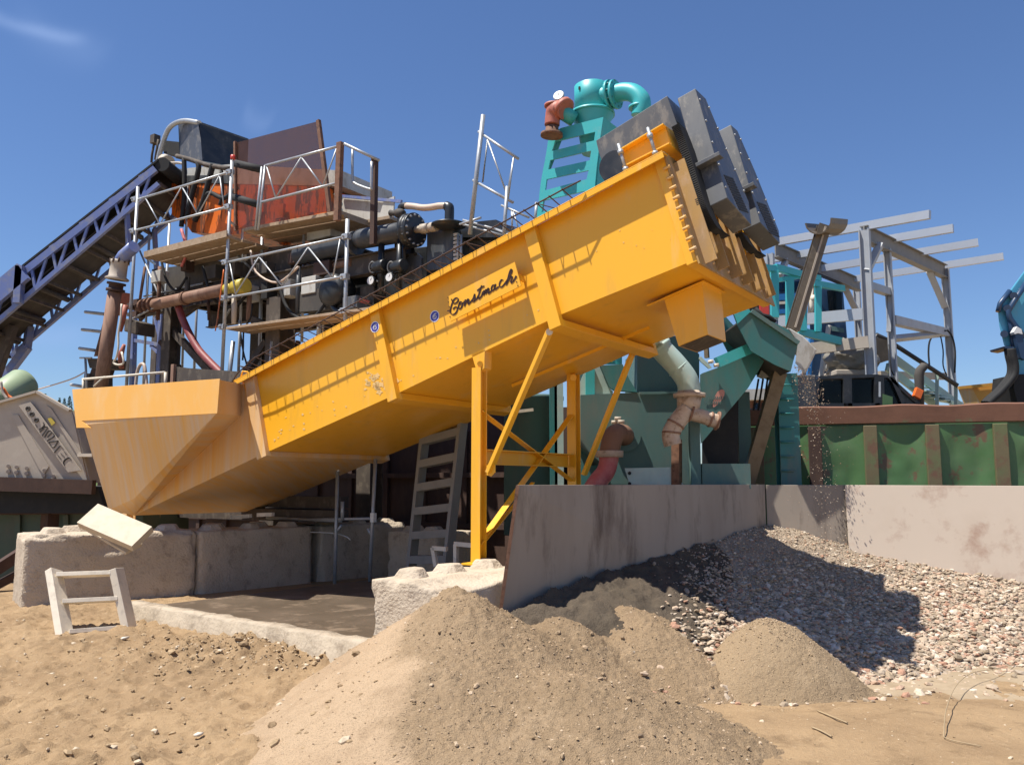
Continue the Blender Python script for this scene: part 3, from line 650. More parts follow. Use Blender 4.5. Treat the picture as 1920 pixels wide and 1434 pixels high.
def rib(s0, w, m, top=-.06, out=.075):
    dp = depth(s0)
    b = MB(); b.box(T(s0, -out/2, (top-dp-out)/2), e1*w/2, E2*out/2, e3*(dp+out+top)/2)
    b.box(T(s0, WID/2, -dp-out/2-.001), e1*w/2, E2*(WID/2), e3*out/2)
    b.box(T(s0, WID+out/2+.001, (top-dp-out)/2), e1*w/2, E2*out/2, e3*(dp+out+top)/2)
    return b.build('rib', m, SC, bev=.004)
s_l = (sd(472, 724)[0]+sd(505, 852)[0])/2
rib(s_l-.02, .17, DY, -.02, .06)
for (pa, pb) in (((722, 600), (732, 740)), ((1003, 442), (1040, 590))):
    rib((sd(*pa)[0]+sd(*pb)[0])/2, .13, YP, -.002)
sR = LEN-.05; rib(sR, .10, YP, -.004, .03)
# longitudinal weld seam/strip under the belly and bolted end flange
for k in range(9): MB().tube(T(LEN+.035, -.05, -.12-k*.1), T(LEN-.03, -.05, -.12-k*.1), .014, 6).build('bolt', DY, SC)
for k in range(10): MB().tube(T(LEN+.035, .15+k*.19, -dep1+.03), T(LEN-.03, .15+k*.19, -dep1+.03), .014, 6).build('bolt', DY, SC)
# end plate with vertical stiffeners, dusty
b = MB(); b.box(T(LEN+.012, WID/2, -dep1/2-.01), e1*.008, E2*(WID/2+.04), e3*(dep1/2+.05)); b.build('end_plate', M['muddy_yellow'], SC)
for k, d in enumerate((.12, .42, .78, 1.1, 1.45, 1.8)):
    MB().box(T(LEN+.075, d, -dep1/2-.03), e1*.055, E2*.008, e3*(dep1/2)).build('stiffener', M['muddy_yellow'], SC)
for d in (.55, 1.45):                                       # shaft bearings of the two spirals
    o = MB().lathe(T(LEN+.02, d, -.45), e1, [(.19, 0), (.19, .04), (.13, .05), (.11, .09), (.06, .09), (.06, .11)], 18).build('bearing_housing', YP, SC)
    for a in range(8):
        u = math.pi*a/4; MB().tube(T(LEN+.07, d+.155*math.cos(u), -.45+.155*math.sin(u)), T(LEN+.08, d+.155*math.cos(u), -.45+.155*math.sin(u)), .015, 6).build('bolt', M['dusty_white_metal'], o)
for k in range(14):
    pass
# spirals inside the trough
for d in (.58, 1.47):
    o = MB().tube(T(.3, d, -.45), T(LEN-.05, d, -.45), .09, 12).build('screw_shaft', M['muddy_yellow'], SC)
    q = MB(); n_ = 150; r_ = .40; base = len(q.v)
    for i in range(n_+1):
        a = i/n_*9*2*math.pi; c = T(.35+(LEN-.5)*i/n_, d, -.45)
        q.v += [c+(E2*math.cos(a)+e3*math.sin(a))*.09, c+(E2*math.cos(a)+e3*math.sin(a))*r_]
    for i in range(n_): q.f.append((2*i, 2*i+1, 2*i+3, 2*i+2)); q.sm.append(True)
    q.build('screw_flight', M['rust'], o, recalc=False)
# rebar ladder laid along the rim, reaching out over it
b = MB(); ro, rh = -.22, .09
def RB(f): return T(f*LEN, ro, rh)
b.path([T(-.35, -.02, -.05), T(.15, ro+.03, .035), T(.5, ro, rh), T(LEN*.84, ro, rh), T(LEN*.87, ro+.05, rh+.02)], .008, 5)
b.path([T(-.3, .0, -.02), T(.1, -.03, .03), T(LEN*.84, -.03, .03)], .008, 5)
ns = 33
for k in range(ns):
    s_ = .25+k*(LEN*.84-.25)/(ns-1); b.tube(T(s_, ro-.02, rh+.003), T(s_, .02, .025), .006, 5)
    if k % 3 == 0 and k < ns-1: b.tube(T(s_, ro, rh), T(s_+.11, -.03, .03), .005, 5)
b.build('rebar_ladder', M['dark_rust'], SC)
# name plate and lettering
NPD = -.125
q4 = [N(820+x/10.62, 480+y/10.62, NPD) for x, y in ((222, 800), (1540, 118), (1668, 595), (262, 1305))]
npl = MB().prism(q4, E2*.012).build('name_plate', YP, SC, bev=.002)
for (x, y) in ((60, 0), (700, -30)):
    MB().box(T(sd(880, 580)[0]+x/1000., NPD/2+.007, sd(900, 565)[1]), e1*.01, E2*(-NPD/2-.008), e3*.03).build('plate_bracket', YP, npl)
def strokes(lst, f, nib, thick, name, m, parent, k=5):
    """hand lettering: each stroke a ribbon swept by a slanted nib, f maps glyph units to 3-D"""
    b = MB()
    for st in lst:
        P = smooth([V((x, y, 0)) for x, y in st], k) if len(st) > 2 else [V((*st[0], 0)), V((*st[1], 0))]
        for i in range(len(P)-1):
            p, q = P[i], P[i+1]; t = (q-p)
            if t.length < 1e-6: continue
            nrm = V((-t.y, t.x, 0)).normalized()
            h = nrm*(abs(nrm.dot(V((nib[0], nib[1], 0))))*.8+.28*math.hypot(*nib)); e = t.normalized()*math.hypot(*nib)*.3
            b.prism([f(*(p-h-e).xy), f(*(p+h-e).xy), f(*(q+h+e).xy), f(*(q-h+e).xy)], thick)
    return b.build(name, m, parent)
CM = [[(285, 860), (300, 900), (335, 945), (390, 925), (420, 870), (395, 835), (340, 860), (295, 950), (265, 1060), (270, 1130), (310, 1165), (365, 1140), (400, 1070), (395, 1020), (355, 1020), (320, 1055)],
      [(205, 1095), (265, 1085)],
      [(450, 940), (425, 990), (430, 1045), (465, 1045), (500, 985), (495, 925), (460, 915), (445, 960), (520, 945), (540, 900)],
      [(560, 870), (545, 1000)], [(545, 985), (580, 910), (615, 860), (630, 880), (610, 940), (625, 955), (670, 910)],
      [(670, 910), (715, 850), (745, 760)], [(745, 760), (755, 830), (735, 900), (700, 905)], [(735, 900), (790, 850), (810, 800)],
      [(885, 590), (850, 700), (815, 820), (835, 850), (880, 800)], [(800, 690), (860, 640), (935, 600)],
      [(905, 720), (880, 810)], [(888, 790), (918, 715), (938, 695), (945, 715), (925, 780)], [(928, 770), (958, 690), (980, 672), (988, 692), (968, 755)], [(972, 745), (1000, 665), (1022, 645), (1030, 668), (1012, 730), (1028, 745), (1075, 700)],
      [(1158, 588), (1112, 582), (1078, 645), (1090, 695), (1130, 665), (1158, 588)], [(1160, 560), (1140, 640), (1160, 665), (1220, 610)],
      [(1310, 480), (1275, 480), (1240, 550), (1245, 610), (1285, 615), (1340, 560)],
      [(1330, 570), (1400, 470), (1470, 350), (1490, 285), (1470, 270), (1440, 330), (1410, 440), (1375, 575)], [(1385, 550), (1440, 450), (1480, 410), (1495, 430), (1465, 510), (1480, 535), (1530, 480), (1570, 400)]]
fN = lambda x, y: N(820+x/10.62, 480+y/10.62, NPD-.001)
strokes(CM, fN, (11, 8), -E2*.004, 'lettering', M['letter_brown'], npl)
b = MB()
for x, y in ((215, 830), (222, 920), (240, 1010), (250, 1120), (255, 1210), (1580, 515), (1605, 590), (1580, 420)): b.tube(fN(x, y), fN(x, y)-E2*.005, .006, 6)
b.build('plate_rivets', M['letter_brown'], npl)
# round blue stickers with a white curl
for (px, py, d) in ((703, 613, -.0765), (815, 593, -.001)):
    c = N(px, py, d); s_ = MB().tube(c, c-E2*.0015, .062, 28).build('round_sticker', M['sticker_white'], SC)
    MB().tube(c-E2*.0016, c-E2*.0028, .053, 28).build('sticker_field', M['sticker_blue'], s_)
    u_, v_ = e1, -e3
    cur = [[(.5, -.62), (.0, -.5), (-.45, .0), (-.35, .5), (.1, .6), (.5, .3), (.4, -.1), (.0, -.15), (-.2, .15), (.05, .3)]]
    strokes(cur, lambda x, y: c-E2*.003+(A_*x+Z*-y)*.045, (.08, .08), -E2*.0012, 'sticker_curl', M['sticker_white'], s_)
# wide feed basin at the low end
HP = -.73
h1, h2, h3, h4 = N(137, 732, HP), N(411, 712, HP), N(406, 775, HP), N(156, 796, HP)
zt = (h1.z+h2.z)/2
j2, j3 = N(453, 720), N(452, 779)
def far(p, d): return p+E2*(2*(0)+d)
wt = WID-2*HP; wj = WID
b1, b2, b3 = N(204, 956, -.28), N(252, 934, -.28), N(251, 966, .0)
wb = WID+.56
b = MB()
b.poly([h1, h2, h3, h4]); b.poly([h2, j2, j3, h3])
b.poly([h4, h3, b2, b1]); b.poly([h3, j3, b3, b2])
b.poly([j3, j2, A0, D0, b3])
fh = [p+E2*wt for p in (h1, h2, h3, h4)]; fj = [p+E2*wj for p in (j2, j3)]; fb_ = [b1+E2*wb, b2+E2*wb, b3+E2*wj]
b.poly([fh[0], fh[1], fh[2], fh[3]]); b.poly([fh[1], fj[0], fj[1], fh[2]]); b.poly([fh[3], fh[2], fb_[1], fb_[0]]); b.poly([fh[2], fj[1], fb_[2], fb_[1]])
b.poly([fj[1], fj[0], A0+E2*WID, D0+E2*WID, fb_[2]])
b.poly([h1, h4, fh[3], fh[0]]); b.poly([h4, b1, fb_[0], fh[3]])
b.poly([b1, b2, b3, fb_[2], fb_[1], fb_[0]]); b.poly([b3, D0, D0+E2*WID, fb_[2]])
b.build('feed_basin', DY, SC)
q = MB()                                                    # folded lip plate of the basin: band with its left return
lp = [N(135, 730, HP-.012), N(412, 710, HP-.012), N(407, 775, HP-.012), N(153, 789, HP-.012), N(170, 802, HP-.012), N(143, 802, HP-.012)]
q.prism(lp, E2*.01); q.build('basin_band', M['band_yellow'], SC, bev=.002)
q = MB(); q.path([N(452, 706, -.05), N(455, 696, -.03), N(464, 697, 0), N(468, 706, .02)], .012, 6); q.build('lifting_eye', YP, SC)
for px, d in ((241, .3), (288, 1.2)):
    p = N(px, 962, d); MB().ibeam(V((p.x, p.y, .9)), p, .14, .14).build('basin_leg', M['dusty_yellow'], SC)
# discharge box beneath the high end
def bot(px, py):                                            # photo point on the belly plane
    n = (C0-D0).cross(E2).normalized(); return onp(px, py, C0, n)
bx = [bot(1272, 546), bot(1316, 526), bot(1362, 549)]
b = MB(); dn = -e3*.50
ln = (bx[1]-bx[0]); wd = E2*.50
p0, p1 = bx[1]-e1*.40, bx[1]
b.loft([p0, p1, p1+wd, p0+wd], [p0+dn+e1*.0, p1+dn-e1*.1, p1+wd*.95+dn-e1*.1, p0+wd*.95+dn])
db = b.build('discharge_box', DY if 0 else YP, SC)
b = MB(); b.prism([p0-e1*.17-E2*.04-e3*.03, p1+e1*.03-E2*.04-e3*.03, p1+e1*.03+wd+E2*.05-e3*.03, p0-e1*.17+wd+E2*.05-e3*.03], e3*.012); b.build('box_flange', YP, db)
b = MB(); qm = [p0+dn, p1+dn-e1*.1, p1+wd*.95+dn-e1*.1, p0+wd*.95+dn]; qc = sum(qm, V())/4; b.prism([qc+(p-qc)*.93-e3*.004 for p in qm], e3*.003); b.build('box_mouth_shade', M['dirty_beam'], db)  # dark sheet across the open bottom, shade of the inside given as colour
b = MB(); b.box(T(3.9, 1.25, -depth(3.9)-.012), e1*.9, E2*.004, e3*.018); b.build('belly_seam', YP, SC)
# drive: hood, slide tray, threaded rods, two belt guards with cogs
GS = LEN+.34
def c4(x, y, d=None):
    px, py = 980+x/3.677, 140+y/3.677
    return onp(px, py, T(GS, 0, 0), e1) if d is None else N(px, py, d)
hood = MB().prism([c4(x, y, .42) for x, y in ((505, 455), (995, 146), (1092, 418), (1000, 372), (692, 535), (700, 660), (612, 735), (562, 645), (522, 530))], E2*.52).build('motor_hood', M['grey_enamel'], SC, bev=.006)
MB().prism([c4(x, y, .425) for x, y in ((1000, 165), (1090, 405), (1060, 395), (985, 190))], E2*.50-e1*.0).build('hood_mouth', M['black_rubber'], hood)
c_ = c4(640, 640, .40); MB().lathe(c_, E2, [(.155, -.05), (.165, 0), (.165, .2), (.14, .22)], 24).build('pulley', M['black_enamel'], SC)
tr = MB(); tp = [c4(x, y, .10) for x, y in ((690, 540), (992, 362), (1032, 495), (714, 655))]
tr.prism(tp, E2*.012)
u0 = (tp[1]-tp[0]).normalized()
for q_ in ((tp[0], tp[1]), (tp[3], tp[2])): tr.prism([q_[0]-E2*.07, q_[1]-E2*.07, q_[1]+E2*.55, q_[0]+E2*.55], e3*.014)
tr.prism([tp[1], tp[2], tp[2]+E2*.55, tp[1]+E2*.55], -u0*.012); tr.prism([tp[0], tp[3], tp[3]+E2*.55, tp[0]+E2*.55], u0*.012)
tr.build('motor_tray', YP, SC, bev=.003)
for (x0, y0, x1, y1, d) in ((660, 480, 716, 672, .02), (862, 368, 920, 562, .02), (1000, 250, 1030, 440, .5)):
    p, q_ = c4(x0, y0, d), c4(x1, y1, d); o = MB().tube(p, q_, .016, 8).build('threaded_rod', M['galvanised'], SC)
    [MB().tube(p.lerp(q_, f0), p.lerp(q_, f1), .028, 6).build('nut', M['galvanised'], o) for f0, f1 in ((.22, .36), (.85, .95))]
def guard(pts, cog, slots, bracket):
    P = [c4(x, y) for x, y in pts]; cen = sum(P, V())/len(P)
    g = MB().prism(P, -e1*.19).build('belt_guard', M['grey_enamel'], SC, bev=.008)
    b = MB()
    for (x, y) in slots:
        p = c4(x, y); b.box(p+e1*.001, (c4(x+62, y+22)-p)*.5, (c4(x+6, y+13)-p)*.5, e1*.003)
    b.build('vent_slots', M['black_rubber'], g)
    b = MB(); L_ = smooth([c4(x, y)-e1*.20 for x, y in cog], 12); acc = 0; last = L_[0]
    for i in range(len(L_)-1):
        t = (L_[i+1]-L_[i]); 
        if t.length < 1e-5: continue
        acc += t.length
        b.box((L_[i]+L_[i+1])/2, t*.28, E2*.10, e1*.035)
        b.box((L_[i]+L_[i+1])/2+e1*.03, t*.5, E2*.09, e1*.008)
    b.build('toothed_belt', M['black_rubber'], g)
    b = MB()
    for f in (.1, .3, .5, .7, .9):
        p = P[0].lerp(P[-1], f)+e1*.0; b.tube(p+e1*.012+E2*.03, p-e1*.004+E2*.03, .010, 6)
        p = P[1].lerp(P[3], f); b.tube(p+e1*.012-E2*.03, p-e1*.004-E2*.03, .010, 6)
    b.build('guard_bolts', M['galvanised'], g)
    b = MB(); p = c4(*bracket); b.box(p-e1*.23+E2*.02-e3*.02, e1*.30, E2*.05, e3*.018); b.build('guard_bracket', M['grey_enamel'], g, bev=.003)
    return g
guard([(1190, 95), (1262, 165), (1368, 420), (1560, 880), (1580, 1040), (1412, 850)],
      [(1215, 300), (1262, 420), (1318, 590), (1370, 760), (1420, 900), (1480, 1010), (1520, 1040)], [(1420+k*8.5, 710+k*19) for k in range(13)], (1310, 560))
guard([(1435, 345), (1480, 385), (1600, 660), (1768, 1080), (1775, 1165), (1640, 1020)],
      [(1640, 1050), (1690, 1130), (1740, 1180), (1765, 1190)], [(1648+k*8.0, 895+k*19) for k in range(12)], (1550, 765))
# legs and braces
pt = N(899, 690, .02); ft = N(897, 1056, .10)
LG = MB(); LG.ibeam(V((pt.x, pt.y, ft.z)), pt, .11, .11, .012, .01, up=E2)
lg = LG.build('support_leg', YP, SC)
MB().box(V((pt.x, pt.y, ft.z+.008)), A_*.12, E2*.12, Z*.008).build('foot_plate', YP, lg)
MB().prism([N(884, 664, .0), N(909, 652, .0), N(908, 690, .0), N(901, 696, .0), N(892, 690, .0)], E2*.12).tube(N(900, 682, -.02), N(900, 682, .14), .03, 8).build('leg_bracket', YP, lg)
dL = WID-.16
pt2 = N(1075, 702, dL); LG = MB(); LG.ibeam(V((pt2.x, pt2.y, ft.z-.1)), pt2, .115, .115, .012, .01, up=E2); lg2 = LG.build('support_leg', YP, SC)
MB().tube(N(1075, 708, dL-.1), N(1075, 708, dL+.1), .04, 8).build('leg_bracket', YP, lg2)
zc = N(905, 856, .05); xb = V((pt2.x, pt2.y, zc.z))
xa = V((pt.x, pt.y, zc.z)); MB().chan(xa+E2*.08, xb-E2*.08, .09, .15).build('cross_beam', YP, SC)
def brace(p, q, w=.085, t=.035, m=YP): return MB().bar(p, q, t, w, A_).build('brace', m, SC, bev=.003)
brace(N(1030, 622, .02), N(916, 886, .02), .04, .075)
MB().prism([N(911, 872, .02), N(928, 870, .02), N(928, 885, .02), N(920, 893, .02), N(911, 890, .02)], E2*.012).build('gusset', YP, SC)
MB().tube(N(1030, 622, -.03), N(1030, 622, .08), .035, 8).build('brace_pin', M['dusty_white_metal'], SC)
brace(N(1189, 655, dL), N(1095, 890, dL), .04, .085)
MB().prism([N(1180, 640, dL), N(1203, 632, dL), N(1196, 664, dL), N(1184, 668, dL)], E2*.02).build('gusset', YP, SC)
xt, xt2 = V((pt.x, pt.y, N(905, 770, .05).z)), V((pt2.x, pt2.y, 1.62))
brace(xt, xt2, .08, .012)
brace(V((pt.x, pt.y, 1.02)), V((pt2.x, pt2.y, 2.45)), .08, .012)
brace(V((pt.x, pt.y, 1.05))+E2*.1, V((pt2.x, pt2.y, 1.62))-E2*.9, .05, .012)

# dried slurry splashes and drips on the near side, each a thin crust
def blot(px, py, r, m, k=9, sx=1.0):
    b = MB(); u0 = random.random()*9; pts = []
    for i in range(k):
        a = i*2*math.pi/k; q = r*(.6+.75*abs(noise.noise((math.cos(a)*1.3+u0, math.sin(a)*1.3, u0)))*1.6)
        pts.append((px+q*math.cos(a)*sx, py+q*math.sin(a)))
    return b.prism([N(x, y, -.0015) for x, y in pts], -E2*.0015)
sp = MB()
def add_blots(lst):
    for px, py, r, sx in lst:
        q = blot(px, py, r, None, 9, sx); i = len(sp.v); sp.v += q.v; sp.f += [tuple(j+i for j in f) for f in q.f]; sp.sm += q.sm
rs = random.Random(11); lst = []
for k in range(40): lst.append((rs.gauss(704, 12), rs.gauss(715, 13), rs.uniform(1.0, 5.5), 1))
for k in range(26):
    f = rs.random(); x = 505+f*560; y = 838-(x-505)*.478; lst.append((x, y-abs(rs.gauss(0, 16))-4, rs.uniform(.6, 2.2), 1))
for k in range(12): x = rs.uniform(500, 640); lst.append((x, rs.uniform(800-(x-500)*.5, 845-(x-500)*.48), rs.uniform(.8, 2.6), 1))
for k in range(9): x = rs.uniform(1080, 1260); lst.append((x, rs.uniform(430, 560-(x-1060)*.42-6), rs.uniform(.5, 1.6), 1))
lst = [l for l in lst if not (1040-20 < l[0] < 1040+30) and l[1] < 846-(l[0]-495)*.478-4]
add_blots(lst)
sp.build('mud_splash', mat('dried_mud', (.72, .48, .20), (.68, .43, .13), rough=.9, scale=20), SC).__setitem__('kind', 'stuff')
MB().bar(p_top0+V((-.006, -.010, -.002)), p_bot0+V((-.006, -.010, 0)), .02, .03, V((1, 0, 0))).build('worn_edge', M['rust'], [o for o in COL.objects if o.name == 'retaining_plate'][0])
# ---------------------------------------------------------------- helpers for the plant behind
def K(x0, y0, s):                                           # reads crop coordinates of the photo
    def f(x, y, d): return N(x0+x/s, y0+y/s, d)
    return f
k1_ = K(0, 180, 3.983); k2_ = K(230, 200, 3.48); k4_ = K(400, 440, 3.824); k5_ = K(100, 520, 4.157); k3_ = K(640, 180, 4.552); k6_ = K(600, 360, 5.973)
def rod(p, q, r, name, m, par, n=8, **kw): return MB().tube(p, q, r, n).build(name, m, par, **kw)
def zig(b, pts, r):
    for p, q in zip(pts[:-1], pts[1:]): b.tube(p, q, r, 6)
GV = M['galvanised']
# ---------------------------------------------------------------- scaffold in front of the screening plant
SCF = thing('scaffold', 'tube scaffold with timber decks and lattice guardrails round the orange screen', 'scaffold', N(425, 700, 2.6))
def pole(p, q, r=.032, par=SCF, m=GV):
    o = rod(p, q, r, 'standard', m, par, 10); return o
pole(k2_(715, 330, 2.6), N(414, 745, 2.6)); pole(k2_(1466, 735, 2.6), N(645, 700, 2.6)); pole(k1_(1030, 680, 2.6), N(236, 745, 2.6))
pole(N(492, 430, 3.4), N(485, 745, 3.4)); pole(N(318, 420, 3.4), N(300, 745, 3.4), .028)
pole(N(437, 640, 2.7), N(424, 760, 2.7), .04)
def coupler(p):
    b = MB(); b.box(p, A_*.06, E2*.05, Z*.045); b.tube(p-A_*.02-E2*.09, p-A_*.02+E2*.05, .018, 6); b.build('coupler', M['galvanised'], SCF, bev=.006)
for x, y, d in ((432, 323, 2.6), (429, 388, 2.6), (424, 492, 2.6), (422, 559, 2.6), (650, 444, 2.6), (647, 519, 2.6), (646, 583, 2.6), (418, 613, 2.6), (254, 374, 2.6), (251, 433, 2.6), (426, 444, 2.6)): coupler(N(x, y, d))
def guardrail(t0, t1, b0, b1, zz, d, name='guardrail', par=SCF, r=.022):
    b = MB(); b.tube(N(*t0, d), N(*t1, d), r, 8); b.tube(N(*b0, d), N(*b1, d), r, 8); zig(b, [N(*p, d) for p in zz], r*.62)
    return b.build(name, GV, par)
guardrail((252, 376), (434, 322), (246, 434), (432, 387), [(272, 370), (300, 421), (341, 350), (371, 402), (412, 329), (420, 388)], 2.6)
guardrail((497, 311), (640, 273), (491, 379), (634, 343), [(500, 312), (517, 371), (565, 295), (605, 350), (632, 277)], 2.62)
guardrail((422, 493), (652, 443), (418, 560), (649, 518), [(431, 493), (442, 552), (486, 482), (529, 536), (578, 464), (624, 522), (638, 448)], 2.6)
b = MB(); zig(b, [N(497, 311, 2.62), N(484, 432, 2.62)], .022); zig(b, [N(491, 313, 2.62), N(479, 432, 2.62)], .022); b.build('guardrail_end', GV, SCF)
def deck(p, q, dep, th, name='deck'):
    return MB().prism([p, q, q+E2*dep, p+E2*dep], Z*-th).build(name, M['scaffold_board'], SCF, bev=.004)
p_, q_ = k2_(150, 975, 2.55), k2_(690, 838, 2.55); deck(p_, q_, .28, .05); deck(p_+E2*.31, q_+E2*.31, .28, .05); deck(p_+E2*.62, q_+E2*.62, .28, .05)
MB().box((p_+q_)/2-E2*.03+Z*.02, (q_-p_)/2, E2*.012, Z*.06).build('toe_board', M['scaffold_board'], SCF)
p_, q_ = N(455, 428, 2.9), N(637, 394, 2.9); deck(p_, q_, .3, .06); deck(p_+E2*.33, q_+E2*.33, .3, .06); deck(p_+E2*.66, q_+E2*.66+A_*.5, .35, .06)
deck(q_+E2*.1, q_+A_*.03+E2*1.9, .02, .10)
p_, q_ = k4_(90, 662, 2.55), k4_(1215, 505, 2.55); deck(p_, q_, .26, .045); deck(p_+E2*.29, q_+E2*.29, .26, .045)
for (a, c) in (((690, 745), (905, 830)), ((685, 850), (910, 930)), ((150, 985), (250, 1040))):
    MB().tube(k2_(*a, 2.6), k2_(a[0]+60, a[1]+40, 3.5), .024, 8).build('transom', GV, SCF)
o = MB().bar(k2_(1420, 235, 2.6), k2_(1400, 745, 2.6), .10, .08, E2).build('rusty_post', M['rust'], SCF)
MB().bar(k2_(1645, 340, 2.9), k2_(1635, 900, 2.9), .09, .08, E2).build('rusty_post', M['dark_rust'], SCF)
b = MB(); b.tube(k2_(1445, 243, 2.6), k2_(1675, 352, 2.9), .025, 8); b.path(smooth([k2_(x, y, 2.75) for x, y in ((1500, 275), (1500, 470), (1515, 500), (1550, 518), (1618, 540), (1622, 520), (1625, 360))], 3), .022, 6); b.build('hoop_rail', GV, SCF)
for (a, c) in (((722, 368), (912, 412)), ((722, 590), (888, 640))):
    MB().tube(k2_(*a, 2.75), k2_(*c, 2.75), .068, 10).build('guard_tube', M['black_rubber'], SCF)
MB().tube(k2_(720, 318, 2.6), k2_(718, 345, 2.6), .042, 8).build('pole_cap', M['red_plastic'], SCF)
# second small scaffold beside the black tanks
SC2 = thing('scaffold', 'bare galvanised scaffold poles with a lattice rail left of the teal cyclone', 'scaffold', N(885, 450, 2.9))
for p, q, r in (((906, 216), (881, 440), .034), ((951, 350), (943, 470), .026), ((1006, 380), (1004, 420), .024)): rod(N(*p, 2.9), N(*q, 2.9), r, 'standard', GV, SC2, 10)
guardrail((897, 247), (972, 298), (887, 338), (962, 380), [(914, 262), (905, 342), (914, 262), (951, 366), (963, 296), (953, 372)], 2.92, par=SC2, r=.02)
guardrail((940, 385), (992, 408), (930, 430), (975, 450), [(959, 394), (960, 430), (962, 394), (975, 440)], 2.92, par=SC2, r=.016)
b = MB()
for y in (411, 419): b.tube(N(868, y+2, 2.95), N(955, y+26, 3.1), .018, 6)
b.tube(N(862, 421, 2.9), N(902, 408, 2.9), .018, 6); b.build('ledger', GV, SC2)
# ---------------------------------------------------------------- blue belt conveyor
CV = thing('belt_conveyor', 'blue lattice belt conveyor climbing from the left edge to the dark hood', 'conveyor', U(0, 640, 17.5))
cY, cw = 17.0, 1.35
BLU = M['conveyor_blue']
def cu(px, py, f=0.0): return U(px, py, cY)+V((.05, 1, 0))*cw*f
def chordpts(a, b_, f): return cu(*a, f), cu(*b_, f)
for f in (0, 1):
    tp0, tp1 = chordpts((-60, 594), (292, 317), f); lw0, lw1 = chordpts((-60, 651), (298, 345), f)
    MB().bar(tp0, tp1, .09, .14).build('top_chord', BLU, CV); MB().bar(lw0, lw1, .09, .09).build('bottom_chord', BLU, CV)
    n_ = 9
    for k in range(n_):
        a, b_ = k/n_, (k+.42)/n_
        MB().bar(tp0.lerp(tp1, a), lw0.lerp(lw1, a+.015), .05, .05).build('lattice_bar', BLU, CV)
        MB().bar(lw0.lerp(lw1, a+.02), tp0.lerp(tp1, min(1, a+.8/n_)), .045, .045).build('lattice_bar', BLU, CV)
    if f == 0:
        for k in range(6):
            c = tp0.lerp(tp1, .12+k*.16); MB().box(c+Z*.09, V((.05, 0, .035)), V((0, .02, 0)), Z*.035).build('idler_bracket', BLU, CV)
for k in range(11):
    f = k/10; c = cu(-60, 651).lerp(cu(298, 345), f); MB().bar(c, c+V((.05, 1, 0))*cw, .06, .06).build('cross_member', M['dirty_beam'], CV)
up_ = Z*.10
bt0, bt1 = cu(-60, 585), cu(296, 306)
MB().prism([bt0+V((0, -.02, .04)), bt1+V((0, -.02, .04)), bt1+V((0, cw-.05, .04)), bt0+V((0, cw-.05, .04))], Z*.05).build('belt', M['black_rubber'], CV)
br0, br1 = cu(-60, 640), cu(292, 342)
MB().prism([br0+V((0, .15, 0)), br1+V((0, .15, 0)), br1+V((0, cw-.15, 0)), br0+V((0, cw-.15, 0))], Z*.03).build('return_belt', M['belt'], CV)
MB().prism([cu(-60, 620, .12), cu(290, 335, .12), cu(290, 335, .88), cu(-60, 620, .88)], Z*.03).build('belt_tray', M['belt'], CV)
for k in range(7):
    c = br0.lerp(br1, .08+k*.14); MB().tube(c+V((0, .1, -.07)), c+V((0, cw-.1, -.07)), .06, 10).build('return_idler', M['belt'], CV)
b = MB(); b.box(cu(22, 536)+V((0, -.12, 0)), V((.30, 0, .27)), V((0, .06, 0)), V((-.12, 0, .15))); b.box(cu(30, 545)+V((.12, -.1, .1)), V((.07, 0, .0)), V((0, .08, 0)), V((-.0, 0, .38))); b.build('splice_plate', BLU, CV)
lowfar = cu(-60, 651, 1).lerp(cu(298, 345, 1), .42)
for p, q, w in (((56, 612), (50, 655), .14), ((52, 650), (-12, 735), .16)):
    MB().bar(U(*p, 18.2), U(*q, 18.2), w, w).build('trestle_leg', BLU, CV)
MB().bar(U(22, 610, 17.6), U(-14, 715, 17.6), .2, .2).build('trestle_leg', M['dirty_beam'], CV)
for f in (.05, .95): 
    MB().bar(cu(235, 395, f), cu(240, 480, f)-Z*.1, .08, .08).build('head_leg', BLU, CV)
b = MB(); b.tube(cu(304, 308, .0), cu(304, 308, 1.0), .15, 16); b.build('head_pulley', M['black_rubber'], CV)
b = MB(); b.prism([k1_(1195, 590, 4.15), k1_(1280, 545, 4.15), k1_(1285, 570, 4.15), k1_(1180, 680, 4.15)], E2*.2); b.build('head_plate', M['dusty_white_metal'], CV)
b = MB(); b.lathe(k1_(1240, 500, 4.1), -A_+Z*.3, [(.17, -.1), (.19, .05), (.12, .08), (.09, .2)], 14); b.build('head_bearing', M['cream_steel'], CV)
b = MB(); b.path(smooth([N(x, y, 4.2) for x, y in ((295, 322), (297, 300), (303, 275), (313, 248), (322, 236), (335, 229), (352, 227), (374, 231))], 3), .055, 10); b.build('bent_tube', GV, CV)
b = MB(); b.path([N(x, y, 4.3) for x, y in ((291, 258), (285, 290), (284, 305))], .03, 6); b.path([N(x, y, 4.3) for x, y in ((297, 262), (291, 300))], .03, 6); b.box(N(291, 262, 4.3), A_*.08, E2*.08, Z*.1); b.build('scraper_arm', M['dirty_beam'], CV)
